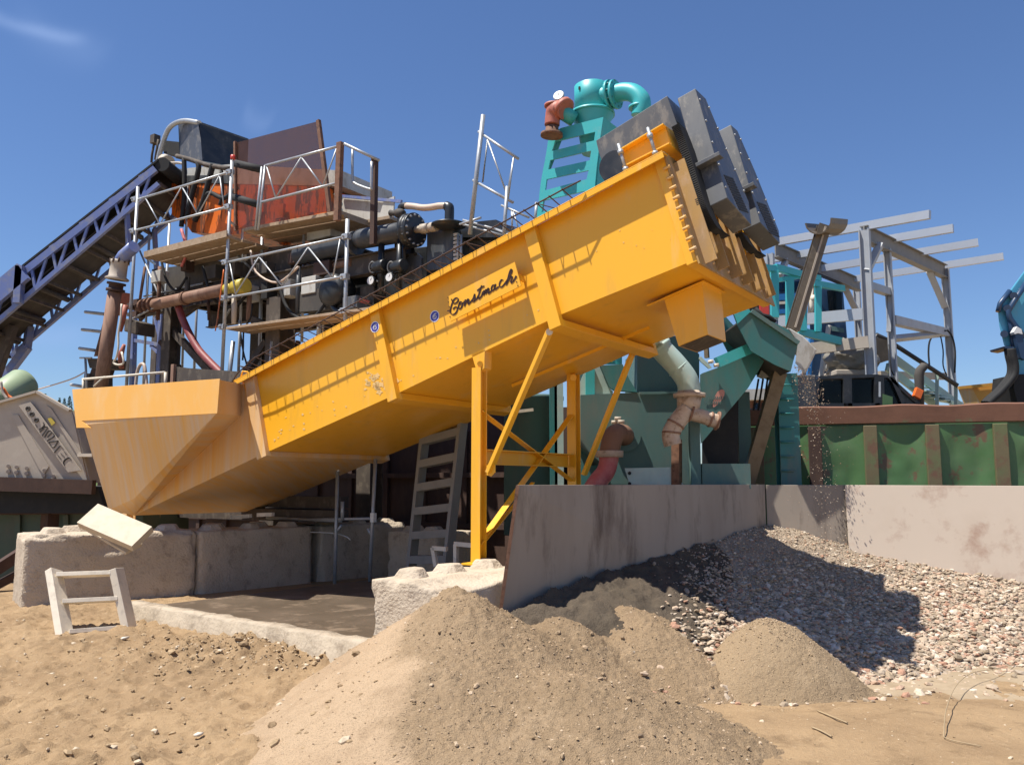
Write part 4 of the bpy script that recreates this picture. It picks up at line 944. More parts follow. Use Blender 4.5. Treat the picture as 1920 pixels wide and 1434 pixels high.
# ---------------------------------------------------------------- orange screen with dark hood
SN = thing('vibrating_screen', 'orange vibrating screen under a dark discharge hood, half hidden by a smoked sheet', 'screening machine', N(440, 600, 4.2))
h0, h1_ = N(374, 231, 4.2), N(380, 302, 4.2); h2_, h3_ = N(334, 231, 4.35), N(337, 296, 4.35)
dd_ = V((.72, 1.0, 0)).normalized()
def recede(p, px, py):
    r = ray(px, py)                                          # meet the direction dd_ from p as closely as possible
    t = ((p.x-EYE.x)*r.y-(p.y-EYE.y)*r.x)/(dd_.y*r.x-dd_.x*r.y); return p+dd_*t
g0 = recede(h0, 466, 263); g0.z = U(466, 263, g0.y).z; g1 = V((g0.x, g0.y, U(470, 318, g0.y).z))
hd = MB(); hd.loft([h2_, h0, h1_, h3_], [h2_+(g0-h0), g0, g1, h3_+(g1-h1_)]); hd.build('hood', M['black_enamel'], SN)
MB().prism([h2_-E2*.02, h0-E2*.02-A_*.01, N(377, 262, 4.18), N(380, 301, 4.18), N(352, 297, 4.3), N(338, 293, 4.33), N(340, 250, 4.33)], -E2*.01).build('hood_lit_face', M['grey_enamel'], SN)  # greyer sheet over the hood's left face, its light put in as colour
MB().loft([h0+Z*.03, g0+Z*.03, g0-Z*.01, h0-Z*.01], [h0+Z*.03-E2*.06, g0+Z*.03-E2*.06, g0-Z*.01-E2*.06, h0-Z*.01-E2*.06]).build('hood_edge', M['dark_steel_panel'], SN)
MB().prism([k1_(1195, 330, 4.5), k1_(1345, 345, 4.5), k1_(1345, 450, 4.5), k1_(1225, 430, 4.5)], E2*.5).build('head_guard', M['black_rubber'], SN)
MB().prism([N(x, y, 4.0) for x, y in ((322, 344), (441, 346), (610, 350), (612, 408), (585, 425), (430, 440), (360, 436), (352, 425), (322, 402))], E2*1.5).build('screen_body', M['orange_paint'], SN)
MB().prism([N(x, y, 4.05) for x, y in ((324, 318), (435, 308), (640, 320), (640, 349), (435, 345), (324, 343))], E2*1.4).build('upper_side_plate', M['pale_plate'], SN)
MB().prism([N(x, y, 3.98) for x, y in ((325, 330), (430, 328), (430, 344), (325, 343))], E2*.04).build('rubber_skirt', M['dark_steel_panel'], SN)
for pts, r in ((((345, 296), (346, 340), (344, 385), (340, 425)), .05), (((371, 305), (372, 320), (360, 365), (350, 410)), .055), (((400, 308), (395, 325), (382, 375), (365, 415)), .06), (((445, 352), (420, 372), (395, 362), (383, 372), (376, 400)), .045), (((415, 320), (417, 360), (412, 385)), .035)):
    MB().path(smooth([N(x, y, 3.75) for x, y in pts], 4), r, 8).build('water_hose', M['black_rubber'], SN)
MB().path(smooth([k1_(x, y, 3.75) for x, y in ((1320, 450), (1400, 470), (1480, 495), (1560, 520), (1720, 545))], 3), .05, 8).build('spray_pipe', M['dirty_beam'], SN)
MB().path(smooth([k1_(x, y, 4.0) for x, y in ((1220, 480), (1260, 500), (1330, 500), (1375, 510))], 3), .03, 8).build('spray_pipe', M['cream_steel'], SN)
MB().prism([N(x, y, 3.3) for x, y in ((442, 268), (595, 228), (616, 396), (443, 431))], E2*.012).build('smoked_sheet', M['smoked_sheet'], SN)
MB().bar(N(597, 226, 3.28), N(619, 398, 3.28), .07, .06, E2).build('sheet_post', M['rust'], SN)
MB().bar(N(441, 266, 3.28), N(442, 433, 3.28), .05, .05, E2).build('sheet_post', M['rust'], SN)
for k in range(3): MB().prism([N(x+k*1, y, 3.95) for x, y in ((475+k*45, 385), (490+k*45, 383), (488+k*45, 412-k*3), (473+k*45, 415-k*3))], -E2*.06).build('side_rib', M['orange_paint'], SN)
MB().prism([N(x, y, 4.0) for x, y in ((640, 369), (722, 375), (722, 425), (640, 425))], E2*.03).build('outlet_plate', M['pale_plate'], SN)
MB().prism([N(x, y, 3.95) for x, y in ((720, 376), (739, 368), (736, 430), (705, 425))], E2*.03).build('outlet_plate', M['pale_plate'], SN)
MB().bar(N(640, 368, 3.95), N(753, 378, 3.95), .05, .05).build('outlet_rim', M['conveyor_blue'], SN)
b = MB(); 
for k in range(7): b.ball(N(632+(k % 2)*5, 365+k*6, 3.5), .055, 8)
b.build('spring_stack', M['pale_teal_pipe'], SN)
b = MB(); b.lathe(N(540, 447, 3.9), -E2, [(.16, 0), (.16, .12), (.09, .14), (.07, .3)], 12); b.build('exciter', M['orange_paint'], SN)
MB().box(N(612, 440, 3.7), A_*.3, E2*.2, Z*.12).build('motor_box', M['pale_plate'], SN, bev=.02)
# ---------------------------------------------------------------- steel platform carrying it
PF = thing('steel_platform', 'dark rusty steel platform on heavy columns below the orange screen', 'platform', N(330, 740, 3.6))
DB = M['dirty_beam']
def col(px, y0, y1, w, d, m=DB): return MB().ibeam(V((*N(px, y0, d).xy, .2)), N(px, y0, d), w, w, .02, .015, up=E2).build('column', m, PF)
col(325, 560, 0, .26, 3.2); col(528, 560, 0, .36, 3.2); col(489, 560, 0, .26, 4.8); col(300, 560, 0, .22, 6.0); col(700, 540, 0, .3, 3.4); col(620, 540, 0, .3, 6)
zp = N(330, 575, 3.2).z
for d in (3.2, 4.8, 6.2):
    p, q = N(268, 560, 3.2)+E2*(d-3.2), N(760, 470, 3.2)+E2*(d-3.2); p.z = q.z = zp+.1
    MB().ibeam(p, q, .16, .34, .02, .012).build('main_beam', DB, PF)
for k in range(9):
    p = N(285, 560, 3.2).lerp(N(740, 480, 3.2), k/8); p.z = zp+.32; MB().ibeam(p, p+E2*3.2, .12, .16).build('cross_beam', DB, PF)
p, q = N(278, 545, 3.25), N(640, 500, 3.25); p.z = q.z = zp+.42
MB().prism([p+E2*.3, q+E2*.3, q+E2*3.0, p+E2*3.0], Z*.02).build('floor_plate', M['dark_rust'], PF)
for a, c, w, d in (((312, 607), (408, 712), .13, 3.2), ((500, 640), (452, 712), .12, 3.3), ((346, 590), (380, 565), .1, 3.2), ((505, 612), (470, 596), .1, 3.2)):
    MB().bar(N(*a, d), N(*c, d), w, w*.8, E2).build('brace', DB, PF)
MB().prism([N(x, y, 3.4) for x, y in ((285, 505), (420, 488), (420, 535), (285, 552))], E2*1.4).build('under_tank', M['belt'], PF)
MB().prism([N(x, y, 3.5) for x, y in ((425, 470), (640, 452), (640, 520), (560, 545), (425, 535))], E2*1.0).build('under_tank', M['dirty_beam'], PF)
MB().prism([N(x, y, 3.0) for x, y in ((560, 548), (640, 532), (640, 578), (560, 585))], E2*.3).build('motor_plate', M['belt'], PF)
b = MB(); b.lathe(N(612, 468, 3.1), A_, [(.15, -.7), (.15, .6), (.2, .62), (.2, .7)], 16); b.build('feed_pipe', M['dark_steel_panel'], PF)
for px in (470, 505, 545, 588): MB().box(N(px, 545+(520-px)*.12, 3.1), A_*random.uniform(.08, .18), E2*.12, Z*random.uniform(.08, .16)).build('junction_box', random.choice((M['black_rubber'], M['belt'], M['pale_plate'])), PF, bev=.01)
MB().prism([N(x, y, 2.3) for x, y in ((322, 686), (352, 690), (470, 698), (470, 722), (322, 717))], E2*1.6).build('water_channel', DB, PF)
MB().box(N(325, 702, 2.28), A_*.04, E2*.03, Z*.18).build('channel_post', M['pale_rust_pipe'], PF)
MB().path(smooth([k5_(x, y, 2.9) for x, y in ((975, 230), (1010, 330), (1060, 440), (1130, 560), (1210, 650), (1290, 730), (1330, 770))], 4), .07, 10).build('red_drain_hose', M['dark_red_hose'], PF)
o = MB().tube(k5_(790, 212, 2.75), k5_(1340, 95, 2.75), .11, 14).build('rusty_pipe', M['pale_rust_pipe'], PF)
MB().tube(k5_(1020, 165, 2.75), k5_(1040, 160, 2.75), .13, 14).build('pipe_collar', M['rust'], o)
for x in (700, 735, 770): MB().tube(k5_(x, 230-(x-700)*.22, 2.75), k5_(x+14, 227-(x-700)*.22, 2.75), .145, 14).build('pipe_flange', M['rust'], o)
MB().tube(k5_(665, 235, 2.75), k5_(790, 212, 2.75), .09, 12).build('pipe_end', M['rust'], o)
MB().tube(k5_(1340, 95, 2.75), k5_(1415, 80, 2.75), .09, 12).tube(k5_(1415, 82, 2.75), k5_(1500, 62, 2.75), .135, 14).build('yellow_coupling', M['yellow_plastic'], o)
b = MB(); b.path([k4_(x, y, 2.7) for x, y in ((150, 430), (150, 520), (146, 640))], [.045, .05, .04], 8); b.build('tap_valve', M['cream_steel'], o)
b = MB(); b.path(smooth([k4_(x, y, 2.5) for x, y in ((75, 250), (55, 400), (30, 600), (14, 690))], 3), .012, 6); b.build('orange_strap', M['orange_paint'], PF)
for pts in (((195, 700), (215, 840), (240, 940), (225, 985)), ((280, 500), (265, 600), (220, 680), (215, 800), (210, 900)), ((125, 200), (140, 330), (155, 440))):
    MB().path(smooth([k4_(x, y, 2.9) for x, y in pts], 4), .016, 6).build('cable', M['black_rubber'], PF)
# clutter hanging about the platform: pipes, hoses, stays, boxes
rnd = random.Random(5)
for a, c, d, r in (((352, 345), (340, 745), 4.0, .026), ((455, 430), (450, 650), 3.4, .022), ((570, 440), (566, 640), 3.4, .026), ((610, 470), (605, 625), 3.4, .02), ((280, 440), (268, 745), 3.4, .026), ((372, 500), (362, 745), 5.2, .03), ((590, 440), (588, 600), 5.0, .03)):
    rod(N(*a, d), N(*c, d), r, 'standard', GV, SCF, 8)
for a, c, d in (((262, 470), (318, 600), 3.2), ((420, 600), (484, 480), 3.3), ((436, 470), (560, 590), 3.4), ((560, 470), (640, 590), 3.4), ((245, 600), (320, 560), 2.7), ((270, 556), (432, 520), 3.3)):
    MB().tube(N(*a, d), N(*c, d), .02, 7).build('scaffold_brace', GV, SCF)
for (a, c, r, m, d) in (((300, 500), (296, 600), .04, 'rust', 3.1), ((352, 520), (350, 560), .05, 'belt', 3.0), ((390, 548), (392, 600), .03, 'dark_rust', 3.1), ((468, 545), (466, 600), .045, 'pale_rust_pipe', 3.0), ((560, 500), (558, 590), .04, 'dark_steel_panel', 3.0),
                        ((272, 500), (258, 590), .03, 'rust', 3.2), ((600, 590), (596, 640), .035, 'galvanised', 2.9), ((450, 600), (447, 700), .025, 'galvanised', 2.9), ((509, 640), (505, 700), .02, 'galvanised', 2.9), ((620, 500), (660, 492), .07, 'pale_rust_pipe', 3.2)):
    MB().tube(N(*a, d), N(*c, d), r, 8).build('service_pipe', M[m], PF)
for pts, r, m in ((((300, 470), (310, 520), (330, 545), (350, 520)), .025, 'black_rubber'), (((380, 500), (400, 560), (440, 575), (470, 540)), .03, 'black_rubber'), (((520, 520), (540, 580), (580, 600), (610, 570)), .028, 'black_rubber'),
                  (((340, 430), (350, 470), (340, 500)), .03, 'red_hose'), (((470, 470), (480, 510), (520, 530), (560, 500)), .02, 'tan_hose')):
    MB().path(smooth([N(x, y, 2.95) for x, y in pts], 4), r, 7).build('hose', M[m], PF)
for x, y in ((300, 520), (352, 500), (402, 512), (440, 505), (498, 505), (560, 485), (610, 505)):
    MB().box(N(x, y, 3.15), A_*rnd.uniform(.08, .2), E2*.1, Z*rnd.uniform(.06, .14)).build('fitting_box', M[rnd.choice(('belt', 'dark_rust', 'black_enamel', 'dirty_beam', 'pale_plate'))], PF, bev=.01)
for a, c in (((300, 640), (345, 700)), ((262, 600), (300, 560)), ((560, 600), (520, 690)), ((536, 690), (560, 640))): MB().bar(N(*a, 3.6), N(*c, 3.6), .08, .06, E2).build('stay', M['dark_rust'], PF)
# blue trestle seen between the pipes
TB = thing('blue_trestle', 'slim blue steel trestle standing between the rust pipe and the dark column', 'trestle', N(280, 740, 4.4))
for p, q, w in (((252, 580), (248, 745), .11), ((305, 560), (298, 745), .12), ((246, 637), (303, 647), .08), ((283, 648), (300, 664), .06), ((240, 662), (254, 663), .05), ((290, 595), (302, 645), .05), ((241, 590), (305, 583), .08)):
    MB().bar(N(*p, 4.4), N(*q, 4.4), w, w, E2).build('trestle_bar', M['conveyor_blue'] if p[1] != 590 else M['dirty_beam'], TB)
WP = thing('water_pipe', 'tall rust-brown standpipe with a cream elbow rising behind the yellow basin', 'pipe', N(188, 740, 2.2))
MB().tube(N(215, 548, 2.2), N(186, 745, 2.2), .125, 18).build('pipe', M['pale_rust_pipe'], WP)
b = MB(); pc = N(217, 541, 2.2); ax = (N(215, 548, 2.2)-N(186, 745, 2.2)).normalized()
b.lathe(pc-ax*.06, ax, [(.17, 0), (.17, .05), (.13, .06), (.13, .12), (.17, .13), (.17, .17)], 18); b.build('flange', M['dark_rust'], WP)
b = MB(); b.lathe(pc+ax*.16, ax, [(.20, 0), (.22, .03), (.16, .07), (.155, .30), (.17, .33), (.17, .38), (.1, .40)], 20); b.build('cream_fitting', M['cream_steel'], WP)
b = MB()
for k in range(10):
    a = k*.628; b.tube(pc+ax*.47+A_*.165*math.cos(a)+E2*.165*math.sin(a), pc+ax*.56+A_*.165*math.cos(a)+E2*.165*math.sin(a), .018, 6)
b.build('flange_bolts', M['dark_rust'], WP)
b = MB(); b.path([pc+ax*.5, pc+ax*.62+A_*.12, pc+ax*.74+A_*.42], .12, 12); b.build('branch_pipe', M['conveyor_blue'], WP)
# old rusty feed chute with pipe stubs, behind
CH = thing('rusty_chute', 'leaning rusty feed chute with short pipe stubs left of the standpipe', 'chute', N(180, 740, 3.4))
MB().loft([N(x, y, 3.4) for x, y in ((197, 590), (222, 590), (200, 668), (176, 668))], [N(x, y, 4.0) for x, y in ((197, 590), (222, 590), (200, 668), (176, 668))]).build('chute_body', M['rust'], CH)
MB().prism([N(x, y, 3.3) for x, y in ((205, 575), (216, 545), (222, 546), (212, 590))], E2*.3).build('red_guard', M['red_casting'], CH)
MB().prism([N(x, y, 3.2) for x, y in ((163, 672), (200, 672), (196, 690), (168, 690))], E2*.5).build('chute_collar', M['dirty_beam'], CH)
MB().prism([N(x, y, 3.4) for x, y in ((172, 690), (183, 690), (172, 725), (160, 725))], E2*.4).build('chute_leg', M['dark_rust'], CH)
MB().prism([N(x, y, 3.4) for x, y in ((158, 700), (195, 700), (195, 735), (156, 735))], E2*.2).build('chute_box', M['dirty_beam'], CH)
for y, x0, x1 in ((585, 160, 196), (618, 154, 192), (653, 149, 178), (721, 133, 156)): rod(N(x0, y, 3.3), N(x1, y+4, 3.3), .035, 'pipe_stub', M['frame_grey'], CH)
b = MB(); zig(b, [N(160, 670, 3.1), N(163, 735, 3.1)], .025); zig(b, [N(150, 671, 3.1), N(172, 671, 3.1)], .02); b.build('stub_post', GV, CH)
CB2 = MB(); CB2.path(smooth([N(-10, 752, 3.0), N(60, 733, 3.0), (N(130, 712, 3.0)), N(160, 697, 3.1)], 4), .014, 6); CB2.build('cable', M['tan_hose'], label='pale cable sagging from the rusty chute down to the left edge', cat='cable', org=N(60, 733, 3.0))
RR = thing('handrail', 'thin white handrail along the back edge of the yellow basin', 'handrail', N(250, 720, 1.6))
b = MB(); zig(b, [N(155, 711, 1.6), N(310, 698, 1.6)], .022); b.build('rail', M['dusty_white_metal'], RR)
for x, y in ((156, 710), (310, 698)): rod(N(x, y, 1.6), N(x, y+32, 1.6), .022, 'rail_post', M['dusty_white_metal'], RR)
MB().tube(N(176, 724, 1.6), N(196, 706, 1.6), .016, 6).build('rail_brace', M['dusty_white_metal'], RR)
MB().path(smooth([N(x, y, 2.0) for x, y in ((228, 570), (226, 600), (222, 625), (222, 650), (218, 670), (213, 680), (222, 684), (232, 680), (228, 660))], 3), .02, 6).build('white_wire', M['dusty_white_metal'], RR)
HS = MB().path(smooth([N(x, y, 2.4) for x, y in ((254, 730), (257, 700), (263, 684), (270, 684), (273, 700), (276, 730))], 4), .03, 8); HS.build('pink_hose', M['tan_hose'], label='pale pink hose looped over the back edge of the basin', cat='hose')
LB = thing('lifting_strop', 'red strop and timber packer hung between standpipe and trestle', 'strop', N(235, 620, 2.6))
MB().path([N(x, y, 2.5) for x, y in ((236, 572), (230, 600), (226, 622))], [.05, .055, .03], 8).build('strop', M['red_casting'], LB)
MB().path([N(x, y, 2.5) for x, y in ((233, 646), (226, 665), (228, 690))], [.03, .06, .05], 8).build('strop', M['red_casting'], LB)
MB().box(N(262, 615, 2.9), A_*.22+Z*-.06, E2*.2, Z*.13).build('packer', M['dirty_beam'], LB, bev=.02)
b = MB()
for x, y in ((250, 575), (262, 568), (275, 575), (260, 590)): b.box(N(x, y, 3.0), A_*.07, E2*.1, Z*.06)
b.build('shackle', M['dark_rust'], LB)
# ---------------------------------------------------------------- black pump and filter unit
PU = thing('pump_unit', 'black pump and filter unit with pressure gauges and handwheel valves behind the trough', 'pump unit', N(740, 620, 3.4))
BK, DP = M['black_enamel'], M['dark_steel_panel']
MB().prism([N(x, y, 3.6) for x, y in ((655, 480), (800, 462), (800, 585), (655, 600))], E2*1.0).build('black_cabinet', BK, PU, bev=.01)
MB().prism([k6_(x, y, 3.3) for x, y in ((1195, 430), (1490, 395), (1490, 860), (1195, 880))], E2*1.3).build('tank_panel', DP, PU, bev=.01)
MB().prism([N(x, y, 3.7) for x, y in ((862, 440), (1010, 424), (1010, 500), (862, 540))], E2*1.2).build('tank_panel', DP, PU, bev=.01)
MB().prism([N(x, y, 3.5) for x, y in ((850, 420), (930, 412), (938, 425), (1000, 436), (1000, 445), (850, 445))], E2*.8).build('tank_lid', BK, PU)
b = MB(); b.lathe(k6_(440, 540, 3.1), (k6_(990, 430, 3.1)-k6_(440, 540, 3.1)), [(.05, -.10), (.13, -.05), (.17, 0), (.17, .98), (.18, .985), (.18, 1.02)], 22)
cy0, cy1 = k6_(450, 530, 3.1), k6_(985, 440, 3.1); L_ = (cy1-cy0).length
b = MB().lathe(cy0, cy1-cy0, [(.04, -.13), (.11, -.09), (.155, -.02), (.165, .05), (.165, L_)], 22); cyl = b.build('manifold_pipe', DP, PU)
b = MB().lathe(cy1, cy1-cy0, [(.27, 0), (.27, .05), (.25, .06), (.25, .11), (.27, .12), (.27, .16)], 26)
b.build('blind_flange', BK, cyl)
b = MB(); ax = (cy1-cy0).normalized(); _, uu, ww = b.frame(cy1, cy1+ax)
for k in range(14):
    a = k*2*math.pi/14; p = cy1+(uu*math.cos(a)+ww*math.sin(a))*.235; b.tube(p-ax*.02, p+ax*.19, .016, 6)
b.build('flange_bolts', M['galvanised'], cyl)
b = MB(); e_ = cy1+ax*.16; b.path([e_, e_+ax*.3+A_*.05], .055, 10); b.tube(e_+ax*.12, e_+ax*.26, .08, 8); b.tube(e_+ax*.3, e_+ax*.42, .075, 10); b.build('drain_tap', M['cream_steel'], cyl)
for (x, y0, y1) in ((688, 595, 1150), (895, 525, 1100)):
    b = MB(); b.tube(k6_(x, y0, 3.05), k6_(x-10, y1, 3.05), .052, 12)
    for y in (790, 880, 905): b.tube(k6_(x, y, 3.05), k6_(x, y+12, 3.05), .10, 14)
    dr = b.build('drop_pipe', BK, PU)
    w = MB(); c = k6_(x-100, 845, 2.95)
    ring = [c+(A_*math.cos(a)*.5+E2*math.cos(a)*.3+Z*math.sin(a))*.09 for a in [k*2*math.pi/20 for k in range(21)]]; w.path(ring, .014, 6)
    for k in range(4):
        a = k*math.pi/4; v = (A_*math.cos(a)*.5+E2*math.cos(a)*.3+Z*math.sin(a))*.085; w.tube(c-v, c+v, .008, 5)
    w.tube(c, k6_(x, 840, 3.05), .02, 6); w.build('handwheel', M['galvanised'] if 0 else M['grey_enamel'], dr)
    b = MB(); b.lathe(k6_(x-20, 835, 3.0), A_+E2*-.2, [(.09, -.16), (.1, -.1), (.1, .1), (.09, .16)], 14); b.build('valve_body', BK, dr)
    g = k6_(x-112, 995 if x < 800 else 958, 2.9); fc = (EYE-g); fc.z = 0; fc = (fc.normalized()*.8-A_*.5).normalized()
    ga = MB().lathe(g, fc, [(.072, -.04), (.075, 0), (.075, .022), (.066, .024)], 22).build('gauge', BK, dr)
    MB().lathe(g+fc*.0245, fc, [(.063, 0), (.063, .003)], 22).build('gauge_dial', M['white_plastic'], ga)
    MB().bar(g+fc*.0285, g+fc*.0285+Z*.04+A_*.02, .006, .003, fc).build('gauge_needle', M['letter_dark'], ga)
    rod(g-fc*.03, k6_(x, 1000, 3.05), .015, 'gauge_stem', M['galvanised'], ga, 6)
b = MB(); pl = [k6_(x, y, 3.35) for x, y in ((945, 700), (1085, 680), (1135, 735), (1135, 980), (940, 1020))]; b.prism(pl, E2*.05); br = b.build('bracket_plate', M['grey_enamel'], PU)
b = MB()
for x, y in ((975, 712), (1065, 695), (740, 745), (775, 740), (815, 735), (785, 790)): b.tube(k6_(x, y, 3.33), k6_(x, y, 3.345), .03, 10)
b.build('lightening_holes', M['black_rubber'], br)
MB().prism([k6_(x, y, 3.32) for x, y in ((725, 735), (865, 715), (870, 800), (800, 850), (730, 830))], E2*.03).build('bracket_plate', M['grey_enamel'], PU)
b = MB(); b.path(smooth([k6_(x, y, 3.15) for x, y in ((905, 395), (905, 290), (905, 190), (915, 165), (945, 155), (965, 155))], 3), .055, 10); rp = b.build('riser', BK, PU)
MB().lathe(k6_(890, 240, 3.1), -A_+Z*.2, [(.05, -.1), (.075, -.05), (.075, .05), (.04, .1), (.05, .18), (.05, .2)], 10).build('ball_valve', M['belt'], rp)
MB().path(smooth([k6_(x, y, 3.15) for x, y in ((965, 157), (1050, 163), (1150, 178), (1250, 172), (1330, 158), (1420, 155))], 3), .052, 10).build('bypass_hose', M['tan_hose'], PU)
MB().path(smooth([k6_(x, y, 3.15) for x, y in ((1415, 160), (1440, 168), (1450, 190), (1448, 300), (1446, 350))], 3), .075, 10).lathe(k6_(1440, 365, 3.15), Z, [(.10, -.06), (.27, -.02), (.27, .0), (.09, .03)], 22).build('vent_cowl', BK, PU)
for x in (1545, 1580): rod(k6_(x, 480, 3.2), k6_(x, 830, 3.2), .02, 'conduit', M['galvanised'], PU, 6)
b = MB()
for k in range(8): b.box(k6_(1530, 480+k*45, 3.25), A_*.04, E2*.03, Z*.02)
b.build('terminal_strip', M['pale_plate'], PU)
MB().box(N(668, 570, 3.0), A_*.16, E2*.15, Z*.10).build('pump_base', M['grey_enamel'], PU, bev=.01)
MB().prism([k6_(x, y, 2.9) for x, y in ((350, 1215), (400, 1180), (465, 1195), (440, 1235), (365, 1250))], E2*.2).build('pump_cover', M['red_hose'], PU)
b = MB(); b.lathe(N(628, 545, 3.0), -E2, [(.28, -.2), (.28, .1), (.2, .16), (.08, .18)], 18); b.build('pump_volute', BK, PU)
MB().path(smooth([N(x, y, 2.95) for x, y in ((616, 540), (620, 565), (628, 580), (640, 586))], 3), .05, 8).build('suction_hose', BK, PU)
# ---------------------------------------------------------------- teal hydrocyclone tower
HC = thing('hydrocyclone', 'bright teal hydrocyclone on a slotted tapering stand, with a red valve and gauge', 'hydrocyclone', N(1065, 440, 2.45))
TL = M['teal_paint']; hd_ = 2.45
def c4d(x, y, d=hd_): return N(980+x/3.677, 140+y/3.677, d)
oL = [(262, 372), (180, 425)]; 
rows = [((180, 425), (225, 462), (500, 395), (548, 345)), ((165, 525), (200, 528), (492, 455), (540, 400)), ((152, 600), (190, 590), (472, 525), (532, 450)), ((140, 660), (176, 655), (462, 592), (520, 560)),
        ((128, 725), (165, 722), (455, 660), (512, 620)), ((118, 800), (155, 798), (440, 722), (505, 690)), ((110, 875), (142, 868), (432, 802), (500, 745)), ((100, 950), (130, 950), (420, 850), (495, 800)), ((95, 1010), (130, 1010), (420, 900), (490, 850))]
b = MB(); th = E2*.025
b.prism([c4d(*p) for p in ((262, 370), (355, 345), (556, 293), rows[0][3], rows[0][2], rows[0][1], rows[0][0])], th)
for i in range(len(rows)-1):
    r0, r1 = rows[i], rows[i+1]
    if i % 2 == 1: b.prism([c4d(*p) for p in (r0[0], r0[1], r0[2], r0[3], r1[3], r1[2], r1[1], r1[0])], th)
    else:
        b.prism([c4d(*p) for p in (r0[0], r0[1], r1[1], r1[0])], th); b.prism([c4d(*p) for p in (r0[2], r0[3], r1[3], r1[2])], th)
b.build('slotted_front', TL, HC)
b = MB(); b.prism([c4d(*p)+E2*.026 for p in ((556, 293), rows[2][3], rows[4][3], (480, 1000), (470, 1000), rows[4][2], rows[0][2])][:4]+[c4d(545, 310)+E2*.026], A_*-.012) if 0 else None
side = [c4d(556, 293), c4d(540, 400), c4d(512, 620), c4d(490, 900)]
b.prism([p+E2*.026 for p in side]+[p+E2*.40 for p in reversed(side)], -A_*.014); b.build('stand_side', TL, HC)
side = [c4d(262, 370), c4d(180, 425), c4d(128, 725), c4d(95, 1010)]
MB().prism([p+E2*.026 for p in side]+[p+E2*.12 for p in reversed(side)], A_*.014).build('stand_side', TL, HC)
b = MB(); hx = c4d(478, 180, 2.75); r_ = .235; zt, zb = N(1108, 163, 2.75).z, N(1108, 214, 2.75).z
b.lathe(V((hx.x, hx.y, zb)), Z, [(r_, 0), (r_, zt-zb-.01), (r_-.015, zt-zb)], 30); hh = b.build('head', TL, HC)
MB().lathe(V((hx.x, hx.y, zb)), Z, [(.14, -.55), (.20, -.18), (.285, -.05), (.285, 0)], 30).build('cone', TL, HC)
MB().lathe(V((hx.x, hx.y, zb)), Z, [(.30, -.035), (.30, -.002)], 30).build('head_flange', TL, HC)
b = MB(); b.box(hx-E2*r_*.98+Z*(zt-hx.z-.10)-A_*.06, A_*.012, E2*.01, Z*.02); b.build('lifting_slot', M['black_rubber'], hh)
ep = [c4d(x, y, 2.72) for x, y in ((545, 150), (630, 135), (700, 120), (765, 130), (815, 175), (820, 235), (810, 290))]
b = MB(); b.path(smooth(ep, 4), .118, 18); el = b.build('elbow_pipe', TL, HC)
for x in (605, 640): MB().lathe(c4d(x, 138, 2.72), A_, [(.19, -.018), (.19, .018)], 22).build('flange', TL, el)
MB().lathe(c4d(800, 235, 2.72), Z, [(.13, 0), (.13, .03)], 18).build('flange', TL, el)
b = MB()
for k in range(10):
    a = k*.628; c = c4d(622, 138, 2.72)+(E2*math.cos(a)+Z*math.sin(a))*.165; b.tube(c-A_*.06, c+A_*.06, .015, 6)
b.build('flange_bolts', M['dirty_teal'], el)
MB().tube(c4d(355, 310, 2.5), c4d(262, 250, 2.35), .10, 16).build('inlet_pipe', M['dusty_teal'] if 0 else TL, HC)
RC = M['red_casting']
b = MB(); b.path(smooth([c4d(x, y, 2.3) for x, y in ((285, 250), (248, 246), (218, 262), (206, 305), (203, 350))], 4), [.11, .11, .11, .11, .125, .125, .125, .12, .12, .11, .105, .1, .1, .1, .1, .1, .1][:17], 16)
vb = b.build('red_valve', RC, HC)
b = MB().lathe(c4d(203, 360, 2.3), (c4d(200, 410, 2.3)-c4d(203, 350, 2.3)), [(.085, 0), (.085, .07), (.145, .09), (.145, .13)], 22); b.build('valve_outlet', M['rust'], vb)
b = MB(); b.lathe(c4d(282, 235, 2.32), (c4d(320, 265, 2.32)-c4d(282, 235, 2.32)), [(.15, -.03), (.15, .0), (.15, .03)], 18); b.lathe(c4d(212, 222, 2.3), Z, [(.12, 0), (.12, .03)], 16); b.build('valve_flange', RC, vb)
g = c4d(250, 150, 2.3); fc = EYE-g; fc.z = 0; fc = (fc.normalized()-A_*.35+Z*.25).normalized()
ga = MB().lathe(g, fc, [(.065, -.03), (.075, 0), (.075, .02), (.066, .022)], 22).build('gauge', M['galvanised'], vb)
MB().lathe(g+fc*.0225, fc, [(.065, 0), (.065, .002)], 22).build('gauge_dial', M['white_plastic'], ga)
MB().bar(g+fc*.026, g+fc*.026+Z*.035, .006, .003, fc).build('gauge_needle', M['letter_dark'], ga)
rod(g, c4d(255, 195, 2.3), .014, 'gauge_stem', GV, ga, 6)
def KU(x0, y0, s):
    def f(x, y, Y): return U(x0+x/s, y0+y/s, Y)
    return f
t2 = KU(1000, 560, 3.824); r5 = KU(1380, 360, 3.541); r3 = KU(1380, 600, 3.541); r8 = KU(1420, 480, 5.975)
YV = V((0, 1, 0))
